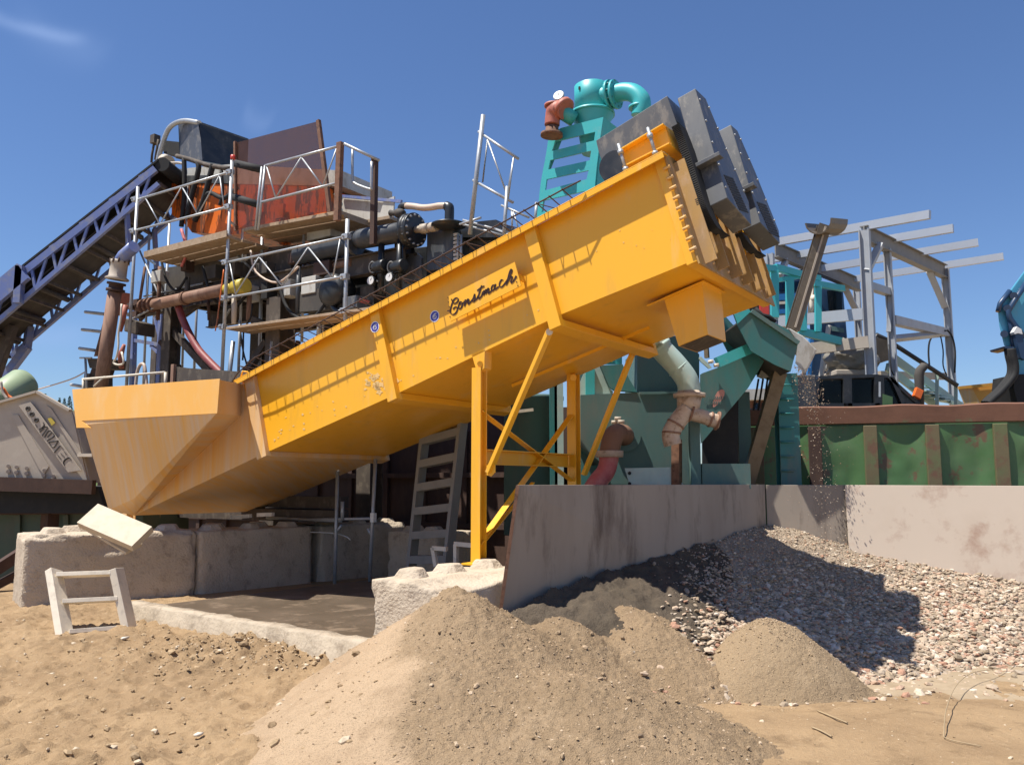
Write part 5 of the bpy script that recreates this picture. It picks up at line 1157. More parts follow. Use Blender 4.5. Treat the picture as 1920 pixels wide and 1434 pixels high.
# ---------------------------------------------------------------- teal dewatering unit
DW = thing('dewatering_unit', 'large dark teal tank with a slanted discharge flume, behind the yellow legs', 'dewatering unit', U(1240, 900, 11.0))
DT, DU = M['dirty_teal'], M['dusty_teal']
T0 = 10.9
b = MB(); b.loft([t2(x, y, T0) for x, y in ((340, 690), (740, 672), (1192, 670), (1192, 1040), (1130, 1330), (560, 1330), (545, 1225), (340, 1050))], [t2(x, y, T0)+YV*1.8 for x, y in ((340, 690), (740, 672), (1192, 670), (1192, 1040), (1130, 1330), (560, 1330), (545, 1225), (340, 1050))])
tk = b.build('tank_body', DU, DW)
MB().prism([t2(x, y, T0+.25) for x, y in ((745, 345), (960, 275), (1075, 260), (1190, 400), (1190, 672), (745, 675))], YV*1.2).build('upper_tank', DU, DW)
MB().prism([t2(x, y, T0+.15) for x, y in ((470, 470), (470, 445), (636, 370), (636, 468))], YV*.04).build('side_plate', M['teal_paint'], DW)
MB().prism([t2(x, y, T0+.14) for x, y in ((517, 412), (568, 390), (568, 452), (517, 458))], -YV*.004).build('warning_sticker', M['sticker_yellow'], DW)
b = MB(); b.prism([t2(x, y, T0+.1) for x, y in ((440, 485), (478, 480), (545, 640), (572, 665), (565, 692), (330, 695), (335, 600), (375, 500))], YV*.05); b.build('curved_rib', M['pale_teal_pipe'], DW)
b = MB(); b.prism([t2(x, y, T0+.06) for x, y in ((375, 520), (440, 500), (440, 700), (375, 700))], YV*.05); b.build('curved_rib', M['teal_paint'], DW)
b = MB(); b.prism([t2(x, y, T0-.02) for x, y in ((480, 478), (640, 470), (690, 580), (745, 670), (580, 655), (545, 630))], YV*.1); b.build('hopper_side', DT, DW)
MB().bar(t2(760, 676, T0-.02), t2(1185, 672, T0-.02), .03, .03).build('weld_seam', DU, tk)
# flank of the flume hopper with faded emblem
MB().loft([t2(x, y, T0-.35) for x, y in ((1195, 545), (1210, 535), (1400, 465), (1560, 375), (1660, 440), (1540, 640), (1200, 1040), (1192, 900))], [t2(x, y, T0+1.2) for x, y in ((1195, 545), (1210, 535), (1400, 465), (1560, 375), (1660, 440), (1540, 640), (1200, 1040), (1192, 900))]).build('hopper_flank', DT, DW)
b = MB(); lp = []
for k in range(20):
    a = k*2*math.pi/20; x, y = 72*math.cos(a), 27*math.sin(a)*(1+.35*math.cos(a)); c, s_ = math.cos(-1.05), math.sin(-1.05)
    lp.append(t2(1325+x*c-y*s_, 715+x*s_+y*c, T0-.354))
b.prism(lp, -YV*.003); em = b.build('emblem', M['pink_logo'], DW)
b = MB()
for (y, x0, x1) in ((715, 1255, 1380), (748, 1235, 1370)):
    x = x0
    while x < x1: b.bar(t2(x, y+8, T0-.358), t2(x+6, y-14, T0-.358), .012, .004, YV); x += 15
b.build('emblem_lettering', M['dusty_teal'], em)
# discharge flume and its lip
fs = [t2(x, y, T0-.75) for x, y in ((1410, 40), (1495, 20), (1560, 92), (1830, 222), (1897, 322), (1845, 522), (1730, 472), (1560, 375), (1462, 182))]
MB().prism(fs, YV*.03).build('flume_side', DT, DW)
MB().prism([p+YV*.85 for p in fs], YV*.03).build('flume_side', DT, DW)
MB().prism([fs[-1]+YV*.032, fs[5]+YV*.032, fs[5]+YV*.85, fs[-1]+YV*.85], Z*.02).build('flume_floor', M['belt'], DW)
MB().prism([t2(x, y, T0-.755) for x, y in ((1412, 40), (1496, 20), (1558, 92), (1464, 180))], -YV*.006).build('flume_sunlit_corner', M['teal_paint'], DW)  # brighter teal patch, sunlight on this corner put into the colour
MB().bar(fs[2]-YV*.02, fs[4]-YV*.02, .05, .05).build('flume_edge', DU, DW)
MB().loft([t2(x, y, T0-.75) for x, y in ((1830, 222), (1897, 322), (1850, 520))], [r8(x, y, T0+.15) for x, y in ((350, 810), (650, 1050), (420, 1240))]) if 0 else None
b = MB(); lipp = [r8(x, y, T0-.66) for x, y in ((352, 812), (500, 900), (648, 1050), (600, 1160), (522, 1310), (425, 1200), (455, 960))]
b.prism(lipp, YV*.03+A_*.03); b.prism([lipp[0]+YV*.031, lipp[1]+YV*.031, lipp[2]+YV*.031, lipp[2]+YV*.6, lipp[0]+YV*.75], Z*.015); b.build('flume_lip', M['pale_plate'], DW)
MB().bar(t2(1310, 462, T0-.55), t2(1565, 352, T0-.55), .03, .13, Z).build('hinge_bar', M['teal_paint'], DW)
b = MB(); b.prism([t2(x, y, T0-.5) for x, y in ((1185, 425), (1200, 412), (1260, 470), (1280, 495), (1260, 502), (1200, 450))], YV*.03); b.build('hinge_arm', M['pale_teal_pipe'], DW)
for (x, y) in ((1270, 440), (1255, 320), (1310, 466)): MB().tube(t2(x, y, T0-.6), t2(x+4, y+22, T0-.6), .035, 8).build('bolt', M['dusty_white_metal'], DW)
MB().bar(t2(1240, 345, T0-.45), t2(1245, 425, T0-.45), .05, .05).build('tie_rod', M['channel_steel'], DW)
MB().box(t2(1645, 75, T0-.4), V((.06, 0, 0)), YV*.08, Z*.09).build('red_motor', M['red_plastic'], DW, bev=.01)
b = MB(); b.box(t2(1585, 50, T0-.35), V((.09, 0, 0)), YV*.1, Z*.12); b.path([t2(x, y, T0-.5) for x, y in ((1590, 70), (1640, 120), (1690, 130), (1735, 170))], .03, 6); b.build('motor_cable', M['black_rubber'], DW)
# posts, base rails
for x, w, y0 in ((1150, .12, 880), (1505, .12, 700), (1540, .05, 900)):
    p = t2(x, y0, T0-.5 if x < 1400 else 11.25); MB().bar(V((p.x, p.y, .1)), p, w, w, YV).build('frame_post', DU if x < 1400 else DT, DW)
MB().bar(t2(1205, 1272, T0-.52), t2(1550, 1272, T0-.52), .1, .30).build('base_rail', DU, DW)
MB().bar(t2(340, 1290, T0+.3), t2(1200, 1290, T0+.3), .1, .35).build('base_rail', DT, DW)
b = MB()
a0 = [(655, 1215), (1000, 1207), (1020, 1250), (1050, 1300), (1085, 1340), (690, 1330)]
b.prism([t2(x, y, T0-.45) for x, y in a0], YV*.03); b.build('curved_bracket', M['pale_teal_pipe'], DW)
b = MB()
for x, y in ((690, 1250), (690, 1325)): b.tube(t2(x, y, T0-.46), t2(x, y, T0-.452), .022, 8)
b.build('bracket_holes', M['black_rubber'], DW)
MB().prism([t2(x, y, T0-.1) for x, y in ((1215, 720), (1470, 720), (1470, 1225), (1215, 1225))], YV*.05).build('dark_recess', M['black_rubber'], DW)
# pale overflow pipe with a forked outlet
PP = M['pale_teal_pipe']
pz = T0-.75
b = MB(); b.path(smooth([t2(x, y, pz) for x, y in ((870, 300), (930, 375), (1010, 460), (1075, 540), (1108, 600), (1118, 668))], 4), .135, 20); op = b.build('overflow_pipe', PP, DW)
b = MB(); c = t2(905, 345, pz); ax = (t2(960, 410, pz)-c).normalized(); b.lathe(c, ax, [(.15, -.02), (.15, .03)], 20); c = t2(1040, 500, pz); ax = (t2(1075, 540, pz)-c).normalized(); b.lathe(c, ax, [(.139, -.006), (.139, .006)], 20); b.build('pipe_bands', PP, op)
MB().lathe(t2(1118, 692, pz), Z, [(.19, -.025), (.19, .02), (.15, .022), (.14, .05)], 24).build('pipe_flange', M['mud_pipe'], op)
MP = M['mud_pipe']
fk = MB(); fk.cone(t2(1118, 696, pz), t2(1110, 800, pz), .15, .13, 20)
fk.path(smooth([t2(x, y, pz-.05) for x, y in ((1105, 790), (1060, 845), (1010, 915), (985, 975), (1000, 1050))], 4), .105, 18); fko = fk.build('fork', MP, op)
MB().path(smooth([t2(x, y, pz-.05) for x, y in ((1120, 820), (1160, 830), (1230, 850), (1290, 872), (1330, 880))], 4), .085, 16).build('fork_branch', MP, fko)
b = MB()
for (x, y), (x2, y2), r in (((1020, 900), (1005, 925), .112), ((990, 960), (988, 985), .112), ((1130, 820), (1145, 825), .11), ((1270, 865), (1285, 870), .095), ((1320, 875), (1345, 882), .115)):
    c, e = t2(x, y, pz-.05), t2(x2, y2, pz-.05); MB().lathe(c, e-c, [(r, -.012), (r, .012)], 18).build('clamp_ring', M['pale_rust_pipe'], fko)
MB().bar(t2(1028, 1010, pz+.3), t2(1028, 1340, pz+.3), .1, .1).build('rusty_strut', M['rust'], DW)
# side flange with brown elbow and red hose
sz = T0-.02
MB().lathe(t2(655, 985, sz), -YV, [(.20, -.02), (.20, .04)], 26).build('side_flange', DU, DW)
b = MB(); b.path(smooth([t2(650, 985, sz)-YV*.04, t2(620, 975, sz)-YV*.2, t2(560, 985, sz)-YV*.34, t2(535, 1040, sz)-YV*.38, t2(522, 1110, sz)-YV*.38], 4), .125, 18); e_ = b.build('brown_elbow', M['pale_rust_pipe'], DW)
b = MB()
for k in range(8):
    a = k*.785; c = t2(600, 950, sz)-YV*.18; MB().tube(c+V((math.cos(a)*.05+.03, math.cos(a)*-.06, math.sin(a)*.15)), c+V((math.cos(a)*.05-.05, math.cos(a)*-.06+.0, math.sin(a)*.15)), .025, 6).build('clamp_lug', M['cream_steel'], e_)
MB().lathe(t2(520, 1115, sz)-YV*.38, Z, [(.17, -.05), (.175, 0), (.175, .03)], 22).build('elbow_flange', M['mud_pipe'], e_)
MB().path(smooth([t2(x, y, sz)-YV*.38 for x, y in ((518, 1130), (512, 1190), (490, 1250), (440, 1310), (400, 1370))], 4), [.12]*3+[.115]*14, 16).build('red_hose', M['red_hose'], DW)
# left part: grey drum and columns behind the yellow cross bracing
GD = thing('grey_drum', 'plain grey upright drum behind the yellow cross bracing', 'drum', U(1020, 870, 12.2))
MB().lathe(V((*U(1000, 860, 12.2).xy, .9)), Z, [(.42, 0), (.42, U(1000, 748, 11.8).z-.9), (.44, U(1000, 748, 11.8).z-.88), (.44, U(1000, 744, 11.8).z-.86)], 28).build('drum_shell', M['dusty_teal'], GD)
MB().bar(U(940, 775, 11.5), U(1000, 768, 11.5), .04, .04).build('drum_rail', M['dusty_white_metal'], GD)
TC = thing('teal_column', 'pair of dark teal uprights left of the dewatering tank', 'column', U(1060, 880, 11.6))
for x, w, m in ((1047, .12, 'pale_teal_pipe'), (1037, .10, 'dirty_teal'), (1093, .14, 'dirty_teal')):
    p = U(x, 700, 11.6); MB().bar(V((p.x, p.y, .1)), p, w, .12, YV).build('upright', M[m], TC)
# gutter-topped channel, ladder column and diagonal
CHN = thing('channel_post', 'leaning brown channel post with half-pipe cap, standing above the discharge flume', 'post', r5(375, 910, 10.4))
MB().chan(r5(375, 915, 10.4), r5(585, 225, 10.4), .155, .11, .012, YV).build('channel', M['channel_steel'], CHN)
MB().bar(r5(390, 900, 10.36), r5(592, 232, 10.36), .022, .05, YV).build('inner_web', M['raw_timber'] if 0 else M['cream_steel'], CHN)
b = MB(); pr = []
for k in range(9): a = math.pi+k*math.pi/8; pr.append((math.cos(a)*.17, math.sin(a)*.17))
pr = [(x, y) for x, y in pr]+[(x*.9, y*.9) for x, y in reversed(pr)]
b.sweep(pr, r5(545, 190, 10.2), r5(655, 200, 10.6), Z); b.build('half_pipe', M['channel_steel'], CHN)
LC = thing('ladder_column', 'dark teal column with welded rungs standing in the gravel corner', 'column', r3(330, 1080, 11.1))
p = r3(325, 360, 11.1); MB().ibeam(V((p.x, p.y, .3)), p, .26, .2, .014, .01, YV).build('column', DT, LC)
for k in range(7):
    c = r3(340, 430+k*95, 10.97); MB().tube(c-V((.09, 0, 0)), c+V((.09, 0, 0)), .012, 6).build('rung', DT, LC)
MB().chan(r3(290, 345, 10.6), r3(72, 1095, 10.95), .16, .12, .012, YV).build('diagonal', M['channel_steel'], LC)
p = r3(40, 480, 11.2); MB().bar(V((p.x, p.y, .3)), p, .16, .14, YV).build('column', DU, LC)
for k in range(3): MB().bar(r3(150+k*30, 390, 10.8), r3(115+k*32, 600, 10.8), .02, .02).build('hanger_rod', M['black_rubber'], LC)
MB().prism([r3(x, y, 10.9) for x, y in ((150, 370), (185, 300), (260, 320), (240, 370), (190, 385))], YV*.1).build('splash_cover', M['pale_plate'], LC)
# gravel dropping off the lip
b = MB()
for k in range(1700):
    f = random.random()**1.5; y = 688+f*340; px = 1490+66*(f**.42)+random.gauss(0, 3+13*f**.5)*(1 if random.random() < .75 else 2.6)
    if f < .18 and random.random() < .4: px = 1485+random.random()*60; y = 680+random.random()*60+(px-1485)*.5
    if f > .25 and random.random() < .70: continue
    stone(b, U(px, y, 10.25+random.gauss(0, .07)), random.uniform(.003, .009)*(1.5 if random.random() < .10 else 1), .6)
b.build('falling_gravel', M['gravel_stone'], kind='stuff', label='stream of gravel pouring off the flume lip onto the heap', cat='gravel', org=U(1540, 850, 10.3), recalc=False)
# ---------------------------------------------------------------- green container
GC = thing('skip_container', 'dented green open-top container with rust-brown rim and ribs', 'container', U(1680, 900, 12.0))
cp0, cp1 = U(1395, 766, 12.1), U(2120, 752, 10.9)
cd = V((cp1.x-cp0.x, cp1.y-cp0.y, 0)); CLn = cd.length; cd.normalize(); cn = V((-cd.y, cd.x, 0)); ctop = cp0.z
def cpt(px, py, off=0.0): return onp(px, py, cp0+cn*off, cn)
def CC(s, d, z): return V((cp0.x, cp0.y, 0))+cd*s+cn*d+Z*z
b = MB(); nx, nz = 190, 30; z0, z1 = .2, ctop-.27
ribs_px = (1420, 1632, 1748, 1875, 1975, 2090); rs = [(cpt(p, 850)-cp0).dot(cd) for p in ribs_px]; rs = [rs[0]-0] + rs[1:]
rs.insert(1, (cpt(1528, 850)-cp0).dot(cd))
i0 = len(b.v)
for i in range(nx+1):
    for j in range(nz+1):
        s_ = CLn*i/nx; z = z0+(z1-z0)*j/nz; near = min(abs(s_-r) for r in rs); f = sst(.05, .3, near); ft_ = sst(0, .15, (z1-z))
        d = f*(.055+.05*fbm(s_*1.0, z*1.3, 1.3, 3, 12)) + f*ft_*.0
        b.v.append(CC(s_, -.045+max(-.015, d)*.8, z))
for i in range(nx):
    for j in range(nz): b.f.append((i*(nz+1)+j, (i+1)*(nz+1)+j, (i+1)*(nz+1)+j+1, i*(nz+1)+j+1)); b.sm.append(True)
b.build('wall_panel', M['container_green'], GC, recalc=False)
b = MB(); prof = []
n_ = 60; 
for i in range(n_+1):
    s_ = -.05+(CLn+.1)*i/n_; w = .012*noise.noise((s_*2.1, 3, 1))+.03*(noise.noise((s_*.9, 7, 2)) if 2.2 < s_ < 5 else 0); h = .02*noise.noise((s_*1.7, 1, 9))
    b.v += [CC(s_, -.07+w, ctop-.24), CC(s_, -.09+w, ctop-.02+h), CC(s_, -.04+w, ctop+h), CC(s_, .2, ctop+h), CC(s_, .2, ctop-.24)]
for i in range(n_):
    for j in range(5): b.f.append((i*5+j, i*5+(j+1) % 5, i*5+5+(j+1) % 5, i*5+5+j)); b.sm.append(False)
b.f += [tuple(range(5)), tuple(n_*5+q for q in range(5))]; b.sm += [False, False]
b.build('rim', M['rust_rim'], GC)
for k, r in enumerate(rs): MB().box(CC(r, -.045, (z1+.0)/2), cd*.085, cn*.055, Z*(z1/2-.005)).build('rib', M['rib_paint'] if k != 1 else M['dark_rust'], GC, bev=.008)
MB().prism([CC(0, .12, .2), CC(CLn, .12, .2), CC(CLn, 2.3, .2), CC(0, 2.3, .2)], Z*.02).build('floor_plate', M['dark_rust'], GC)
MB().prism([CC(0, 2.3, .2), CC(CLn, 2.3, .2), CC(CLn, 2.3, ctop), CC(0, 2.3, ctop)], cn*.02).build('back_wall', M['container_green'], GC)
MB().prism([CC(0, .06, .2), CC(0, 2.3, .2), CC(0, 2.3, ctop-.02), CC(0, .06, ctop-.02)], -cd*.02).build('end_wall', M['container_green'], GC)
# ---------------------------------------------------------------- grey steel shelter frame
SF = thing('shelter_frame', 'bare grey steel shelter frame with four roof purlins, behind the green container', 'steel frame', U(1690, 760, 15.5))
FG = M['frame_grey']; Ya, Yb = 14.5, 17.5
def fbar(a, Y0, c, Y1, w, h=None, name='frame_bar', m=FG, up=E2): return MB().bar(r5(*a, Y0), r5(*c, Y1), w, h or w, up).build(name, m, SF)
def post(x, y0, Y, w): p = r5(x, y0, Y); return MB().ibeam(V((p.x, p.y, 0)), p, w, w, .02, .02, A_).build('post', FG, SF)
post(852, 255, Ya, .17); post(1388, 510, Yb, .15); post(1003, 380, 15.3, .125); post(800, 640, 19.0, .14); post(228, 410, 15.6, .12)
for (x0, y0, Y0, x1, y1, Y1) in ((290, 330, 15.9, 1288, 150, 13.7), (150, 462, 17.2, 1443, 242, 14.8), (200, 572, 18.0, 1608, 335, 16.0), (780, 580, 18.6, 1776, 428, 17.0)):
    fbar((x0, y0), Y0, (x1, y1), Y1, .08, .145, 'purlin', M['sky_steel'], Z)
p, q = r5(850, 275, Ya), r5(1385, 530, Yb); MB().ibeam(p, q, .14, .28, .016, .012).build('gable_beam', M['beam_grey'], SF)
p, q = r5(260, 385, 16.0), r5(820, 620, 18.8); MB().ibeam(p, q, .14, .28, .016, .012).build('gable_beam', M['beam_grey'], SF)
for a, Y0, c, Y1, w in (((955, 350), Ya+.3, (868, 530), Ya, .11), ((1280, 520), Yb-.5, (1385, 760), Yb, .12), ((715, 620), 18.5, (805, 800), 19, .12), ((330, 455), 16.3, (290, 560), 15.9, .1),
                         ((870, 620), 14.6, (1010, 665), 15.3, .13), ((1035, 850), 15.4, (1395, 935), Yb, .16), ((1035, 975), 15.4, (1395, 938), Yb, .10), ((1030, 650), 15.3, (1015, 930), 15.3, .08)):
    fbar(a, Y0, c, Y1, w)
fbar((285, 860), 15.4, (845, 810), Ya, .08, .20, 'side_rail', M['sky_steel'], Z); fbar((500, 1040), 14.8, (880, 995), Ya-.1, .08, .20, 'side_rail', M['cream_steel'], Z)
fbar((950, 1212), 17, (1420, 1225), 18, .1, .14, 'side_rail', M['cream_steel'], Z)
b = MB(); b.path(smooth([r5(x, y, 17.2) for x, y in ((1395, 920), (1340, 930), (1290, 980), (1278, 1060), (1285, 1160))], 4), .018, 6); b.path(smooth([r5(x, y, 17.2) for x, y in ((1400, 915), (1435, 960), (1455, 1060), (1452, 1200))], 4), .018, 6)
b.path(smooth([r5(x, y, 17.2) for x, y in ((1355, 940), (1375, 1050), (1375, 1150), (1400, 1220))], 4), .014, 6); b.build('cable_loop', M['black_rubber'], SF)
# mint stair with dark handrail
ST = thing('steel_stair', 'mint green steel stair with dark handrail descending behind the green container', 'stair', r5(1300, 1400, 16.5))
MI = M['mint']
for a, c in (((960, 1040), (1500, 1430)), ((1000, 1160), (1330, 1420))): MB().bar(r5(*a, 16.2), r5(*c, 17.0), .05, .16).build('stringer', MI, ST)
for k in range(5): MB().bar(r5(1190+k*40, 1300+k*20, 16.3), r5(1290+k*45, 1300+k*25, 17.2), .2, .03).build('tread', MI, ST)
for x, y in ((1335, 1200), (1460, 1280), (1025, 990)): MB().bar(r5(x, y, 16.2), r5(x, 1430, 16.2), .06, .06).build('baluster', MI, ST)
MB().path([r5(x, y, 16.1) for x, y in ((915, 1180), (920, 980), (935, 948), (1000, 980), (1240, 1135), (1470, 1285))], .045, 8).build('handrail', M['black_enamel'], ST)
for (x0, x1, y) in ((1250, 1420, 1330), (1300, 1440, 1345)): MB().bar(r5(x0, y, 16.5), r5(x1, y+60, 16.5), .06, .05).build('stair_rail', MI, ST)
# teal guard railing on the platform
GR = thing('guard_railing', 'teal square-tube guard railing standing in front of the blue cab', 'railing', r8(200, 800, 13.4))
TLm = M['teal_paint']
for a, c, Y0, Y1, w in (((50, 130), (200, 145), 13.2, 13.4, .10), ((200, 130), (500, 210), 13.4, 13.9, .11), ((120, 290), (500, 225), 13.4, 13.9, .07), ((190, 160), (195, 690), 13.4, 13.4, .12), ((362, 265), (365, 830), 13.7, 13.7, .12),
                        ((520, 230), (515, 840), 13.9, 13.9, .1), ((620, 305), (965, 365), 14.0, 14.6, .1), ((680, 340), (680, 850), 14.1, 14.1, .1), ((440, 835), (930, 960), 13.9, 14.6, .13), ((590, 235), (700, 250), 14.0, 14.2, .09)):
    MB().bar(r8(*a, Y0), r8(*c, Y1), w, w*.7, YV).build('rail' if abs(a[0]-c[0]) > 40 else 'rail_post', TLm, GR)
# blue machine with tarpaulin
BM = thing('blue_excavator', 'dark blue excavator house and glazed cab behind the grey shelter frame', 'excavator', r8(760, 1400, 17.0))
MB().loft([r8(x, y, 16.8) for x, y in ((560, 250), (955, 330), (1005, 900), (985, 1380), (480, 1380), (600, 1000))], [r8(x, y, 18.6) for x, y in ((560, 250), (955, 330), (1005, 900), (985, 1380), (480, 1380), (600, 1000))]).build('house', M['navy_machine'], BM, bev=.02)
MB().prism([r8(x, y, 16.78) for x, y in ((215, 190), (500, 150), (560, 240), (560, 760), (215, 760))], YV*1.5).build('cab_shell', M['navy_machine'], BM)
for y0, y1, m in ((300, 400, 'blue_glass'), (430, 500, 'bright_blue'), (515, 545, 'dusty_white_metal'), (600, 650, 'bright_blue'), (655, 720, 'dusty_teal')):
    MB().prism([r8(x, y, 16.76) for x, y in ((220, y0), (545, y0-20), (545, y1-20), (220, y1))], -YV*.02).build('cab_panel', M[m], BM)
MB().prism([r8(x, y, 16.7) for x, y in ((780, 390), (940, 380), (950, 620), (800, 620))], -YV*.02).build('side_window', M['dark_glass'], BM)
MB().prism([r8(x, y, 16.7) for x, y in ((830, 785), (965, 815), (970, 860), (835, 840))], -YV*.02).build('vent_panel', M['dusty_teal'], BM)
b = MB(); b.path(smooth([r8(x, y, 16.5) for x, y in ((800, 780), (790, 860), (765, 1000), (735, 1200), (710, 1380))], 4), .05, 8); b.build('exhaust_tube', M['pale_plate'], BM)
b = MB(); b.path([r8(x, y, 16.4) for x, y in ((615, 330), (615, 450), (600, 560), (595, 660))], [.02, .03, .06, .05], 8); b.ball(r8(630, 480, 16.4), .08, 10); b.build('mirror_lamp', M['dusty_white_metal'], BM)
MB().prism([r8(x, y, 16.6) for x, y in ((595, 905), (640, 905), (600, 1380), (560, 1380))], YV*.1).build('side_trim', M['bright_blue'], BM)
# tarpaulin bundle
def tarp(c, rx, ry, rz):
    b = MB(); nu, nv = 36, 20; i = 0
    for u in range(nu):
        for v in range(nv+1):
            a, t = 2*math.pi*u/nu, math.pi*v/nv; d = V((math.cos(a)*math.sin(t), math.sin(a)*math.sin(t), math.cos(t)))
            n = abs(noise.noise(d*2.6+V((3, 1, 4))))*.8+abs(noise.noise(d*6))*.5; r = 1+.75*(n-.3)
            b.v.append(V(c)+V((d.x*rx*r, d.y*ry*r, max(-.75, d.z)*rz*r)))
    for u in range(nu):
        for v in range(nv): b.f.append((u*(nv+1)+v, ((u+1) % nu)*(nv+1)+v, ((u+1) % nu)*(nv+1)+v+1, u*(nv+1)+v+1)); b.sm.append(True)
    return b
tarp(r8(1035, 1165, 15.2), .40, .4, .34).build('tarpaulin', M['tarpaulin'], label='crumpled grey tarpaulin wrapped over a load beside the grey frame post', cat='tarpaulin')
MB().prism([r5(x, y, 15.6) for x, y in ((915, 960), (1035, 990), (1060, 1060), (1035, 1110), (960, 1130), (930, 1180), (905, 1180))], YV*.5).build('tarpaulin', M['belt'], label='dark folded cover hanging right of the grey frame post', cat='tarpaulin')
MB().box(r8(1010, 1325, 15.2), V((.32, 0, 0)), YV*.3, Z*.05).build('load_bed', M['cream_steel'], label='pale load bed under the crumpled tarpaulin', cat='load bed', bev=.02)
# dark vehicle cab
VC = thing('truck_cab', 'black glazed vehicle cab with orange indicator and upright exhaust, behind the container rim', 'truck', r3(800, 600, 14.0))
MBk = M['black_enamel']; Yc = 13.6
cb = [(530, 395), (560, 372), (930, 362), (1020, 372), (1210, 560), (1215, 640), (530, 640)]
MB().prism([r3(x, y, Yc+.9) for x, y in cb], YV*.04).build('far_side', MBk, VC)
MB().loft([r3(x, y, Yc-.02) for x, y in ((530, 398), (560, 370), (935, 360), (1025, 372), (1025, 384), (930, 380), (560, 392))], [r3(x, y, Yc-.02)+YV*1.6 for x, y in ((530, 398), (560, 370), (935, 360), (1025, 372), (1025, 384), (930, 380), (560, 392))]).build('roof', MBk, VC)
b = MB()
for a, c, w in (((535, 395), (520, 640), .07), ((735, 385), (740, 640), .13), ((945, 375), (950, 640), .15), ((1030, 378), (1110, 560), .07), ((1110, 560), (1215, 575), .08), ((530, 590), (950, 590), .18), ((1010, 380), (1210, 560), .05)):
    b.bar(r3(*a, Yc), r3(*c, Yc), w, .08, YV)
b.build('cab_frame', MBk, VC)
for pts in (((545, 400), (725, 395), (728, 580), (535, 580)), ((750, 395), (935, 390), (938, 580), (750, 580))): MB().prism([r3(x, y, Yc+.02) for x, y in pts], YV*.01).build('side_window', M['dark_glass'], VC)
MB().prism([r3(x, y, Yc+.02) for x, y in ((965, 395), (1030, 400), (1090, 560), (965, 590))], YV*.01).build('windscreen', M['dark_glass'], VC)
MB().prism([r3(x, y, Yc-.05) for x, y in ((975, 490), (1040, 510), (1040, 640), (975, 640))], YV*.05).build('green_door', M['container_green'], VC)
MB().bar(r3(955, 410, Yc-.12), r3(955, 510, Yc-.12), .03, .03).build('door_handle', M['galvanised'], VC)
MB().box(r3(850, 500, Yc+.5), V((.35, 0, 0)), YV*.1, Z*.3).build('seat', M['black_rubber'], VC, bev=.05)
MB().loft([r3(x, y, Yc-.02) for x, y in ((1040, 560), (1215, 575), (1260, 640), (1040, 640))], [r3(x, y, Yc+1.5) for x, y in ((1040, 560), (1215, 575), (1260, 640), (1040, 640))]).build('bonnet', MBk, VC)
MB().box(r3(1207, 487, Yc-.1), V((.055, 0, -.03)), YV*.04, V((.03, 0, .07))).build('indicator', M['orange_lamp'], VC, bev=.01)
b = MB(); b.path([r3(x, y, Yc+.1) for x, y in ((1220, 600), (1218, 460), (1215, 370), (1222, 335), (1245, 310), (1250, 290))], [.07, .07, .075, .075, .07, .055], 12); b.build('exhaust', M['belt'], VC)
b = MB(); b.path([r3(x, y, Yc-.3) for x, y in ((1015, 160), (1030, 330), (1050, 370))], .01, 5); b.build('aerial', M['black_rubber'], VC)
rb = MB(); rb.box(r3(405, 500, 13.0), V((.20, 0, 0)), YV*.3, Z*.28); rb.build('grey_bin', M['dark_steel_panel'], label='grey box standing behind the falling gravel stream', cat='box', bev=.02)
# red brick hut far behind, glimpsed between the legs
bh = thing('brick_hut', 'low brick hut with pale roof glimpsed between the teal legs', 'hut', U(1440, 800, 24))
MB().prism([U(x, y, 24) for x, y in ((1395, 748), (1450, 748), (1450, 900), (1395, 900))], YV*3).build('wall', M['rust_rim'], bh)
MB().prism([U(x, y, 23.7) for x, y in ((1390, 730), (1455, 728), (1455, 748), (1390, 750))], YV*4).build('roof', M['pale_plate'], bh)
for k in range(2): MB().prism([U(x, y, 23.9) for x, y in ((1415+k*14, 755), (1424+k*14, 755), (1424+k*14, 775), (1415+k*14, 775))], YV*.05).build('window', M['blue_glass'], bh)
# light blue excavator arm and loader bucket at the right edge
EX = thing('excavator_arm', 'light blue excavator arm with black hoses at the right edge', 'excavator', U(1900, 780, 13.0))
e5 = KU(1840, 480, 4.775)
BL = M['blue_machine']
MB().loft([e5(x, y, 13.0) for x, y in ((480, 0), (255, 310), (165, 430), (148, 500), (160, 620), (205, 808), (285, 812), (330, 1090), (700, 1090), (700, 0))], [e5(x, y, 13.5) for x, y in ((480, 0), (255, 310), (165, 430), (148, 500), (160, 620), (205, 808), (285, 812), (330, 1090), (700, 1090), (700, 0))]).build('boom', BL, EX, bev=.02)
b = MB(); b.path([e5(x, y, 12.93) for x, y in ((420, 215), (300, 395), (238, 500), (255, 560), (310, 635), (380, 735))], .045, 8); b.build('hydraulic_pipe', M['navy_machine'], EX)
b = MB(); b.path([e5(x, y, 12.95) for x, y in ((238, 500), (262, 620), (285, 812))], .035, 8); b.path([e5(x, y, 12.96) for x, y in ((255, 312), (168, 425), (150, 500))], .04, 8); b.build('edge_bead', M['navy_machine'], EX)
for x, y in ((290, 355), (232, 468), (205, 698), (318, 855), (345, 895)): MB().tube(e5(x, y, 12.9), e5(x, y, 13.02), .055, 12).build('pin_boss', M['navy_machine'], EX)
MB().prism([e5(x, y, 12.8) for x, y in ((290, 680), (320, 630), (360, 655), (370, 700), (330, 690), (300, 700))], YV*.1).build('lamp_cap', M['white_plastic'], EX)
MB().prism([e5(x, y, 12.82) for x, y in ((300, 700), (370, 690), (400, 900), (390, 930), (355, 910))], YV*.08).build('work_lamp', M['navy_machine'], EX)
b = MB()
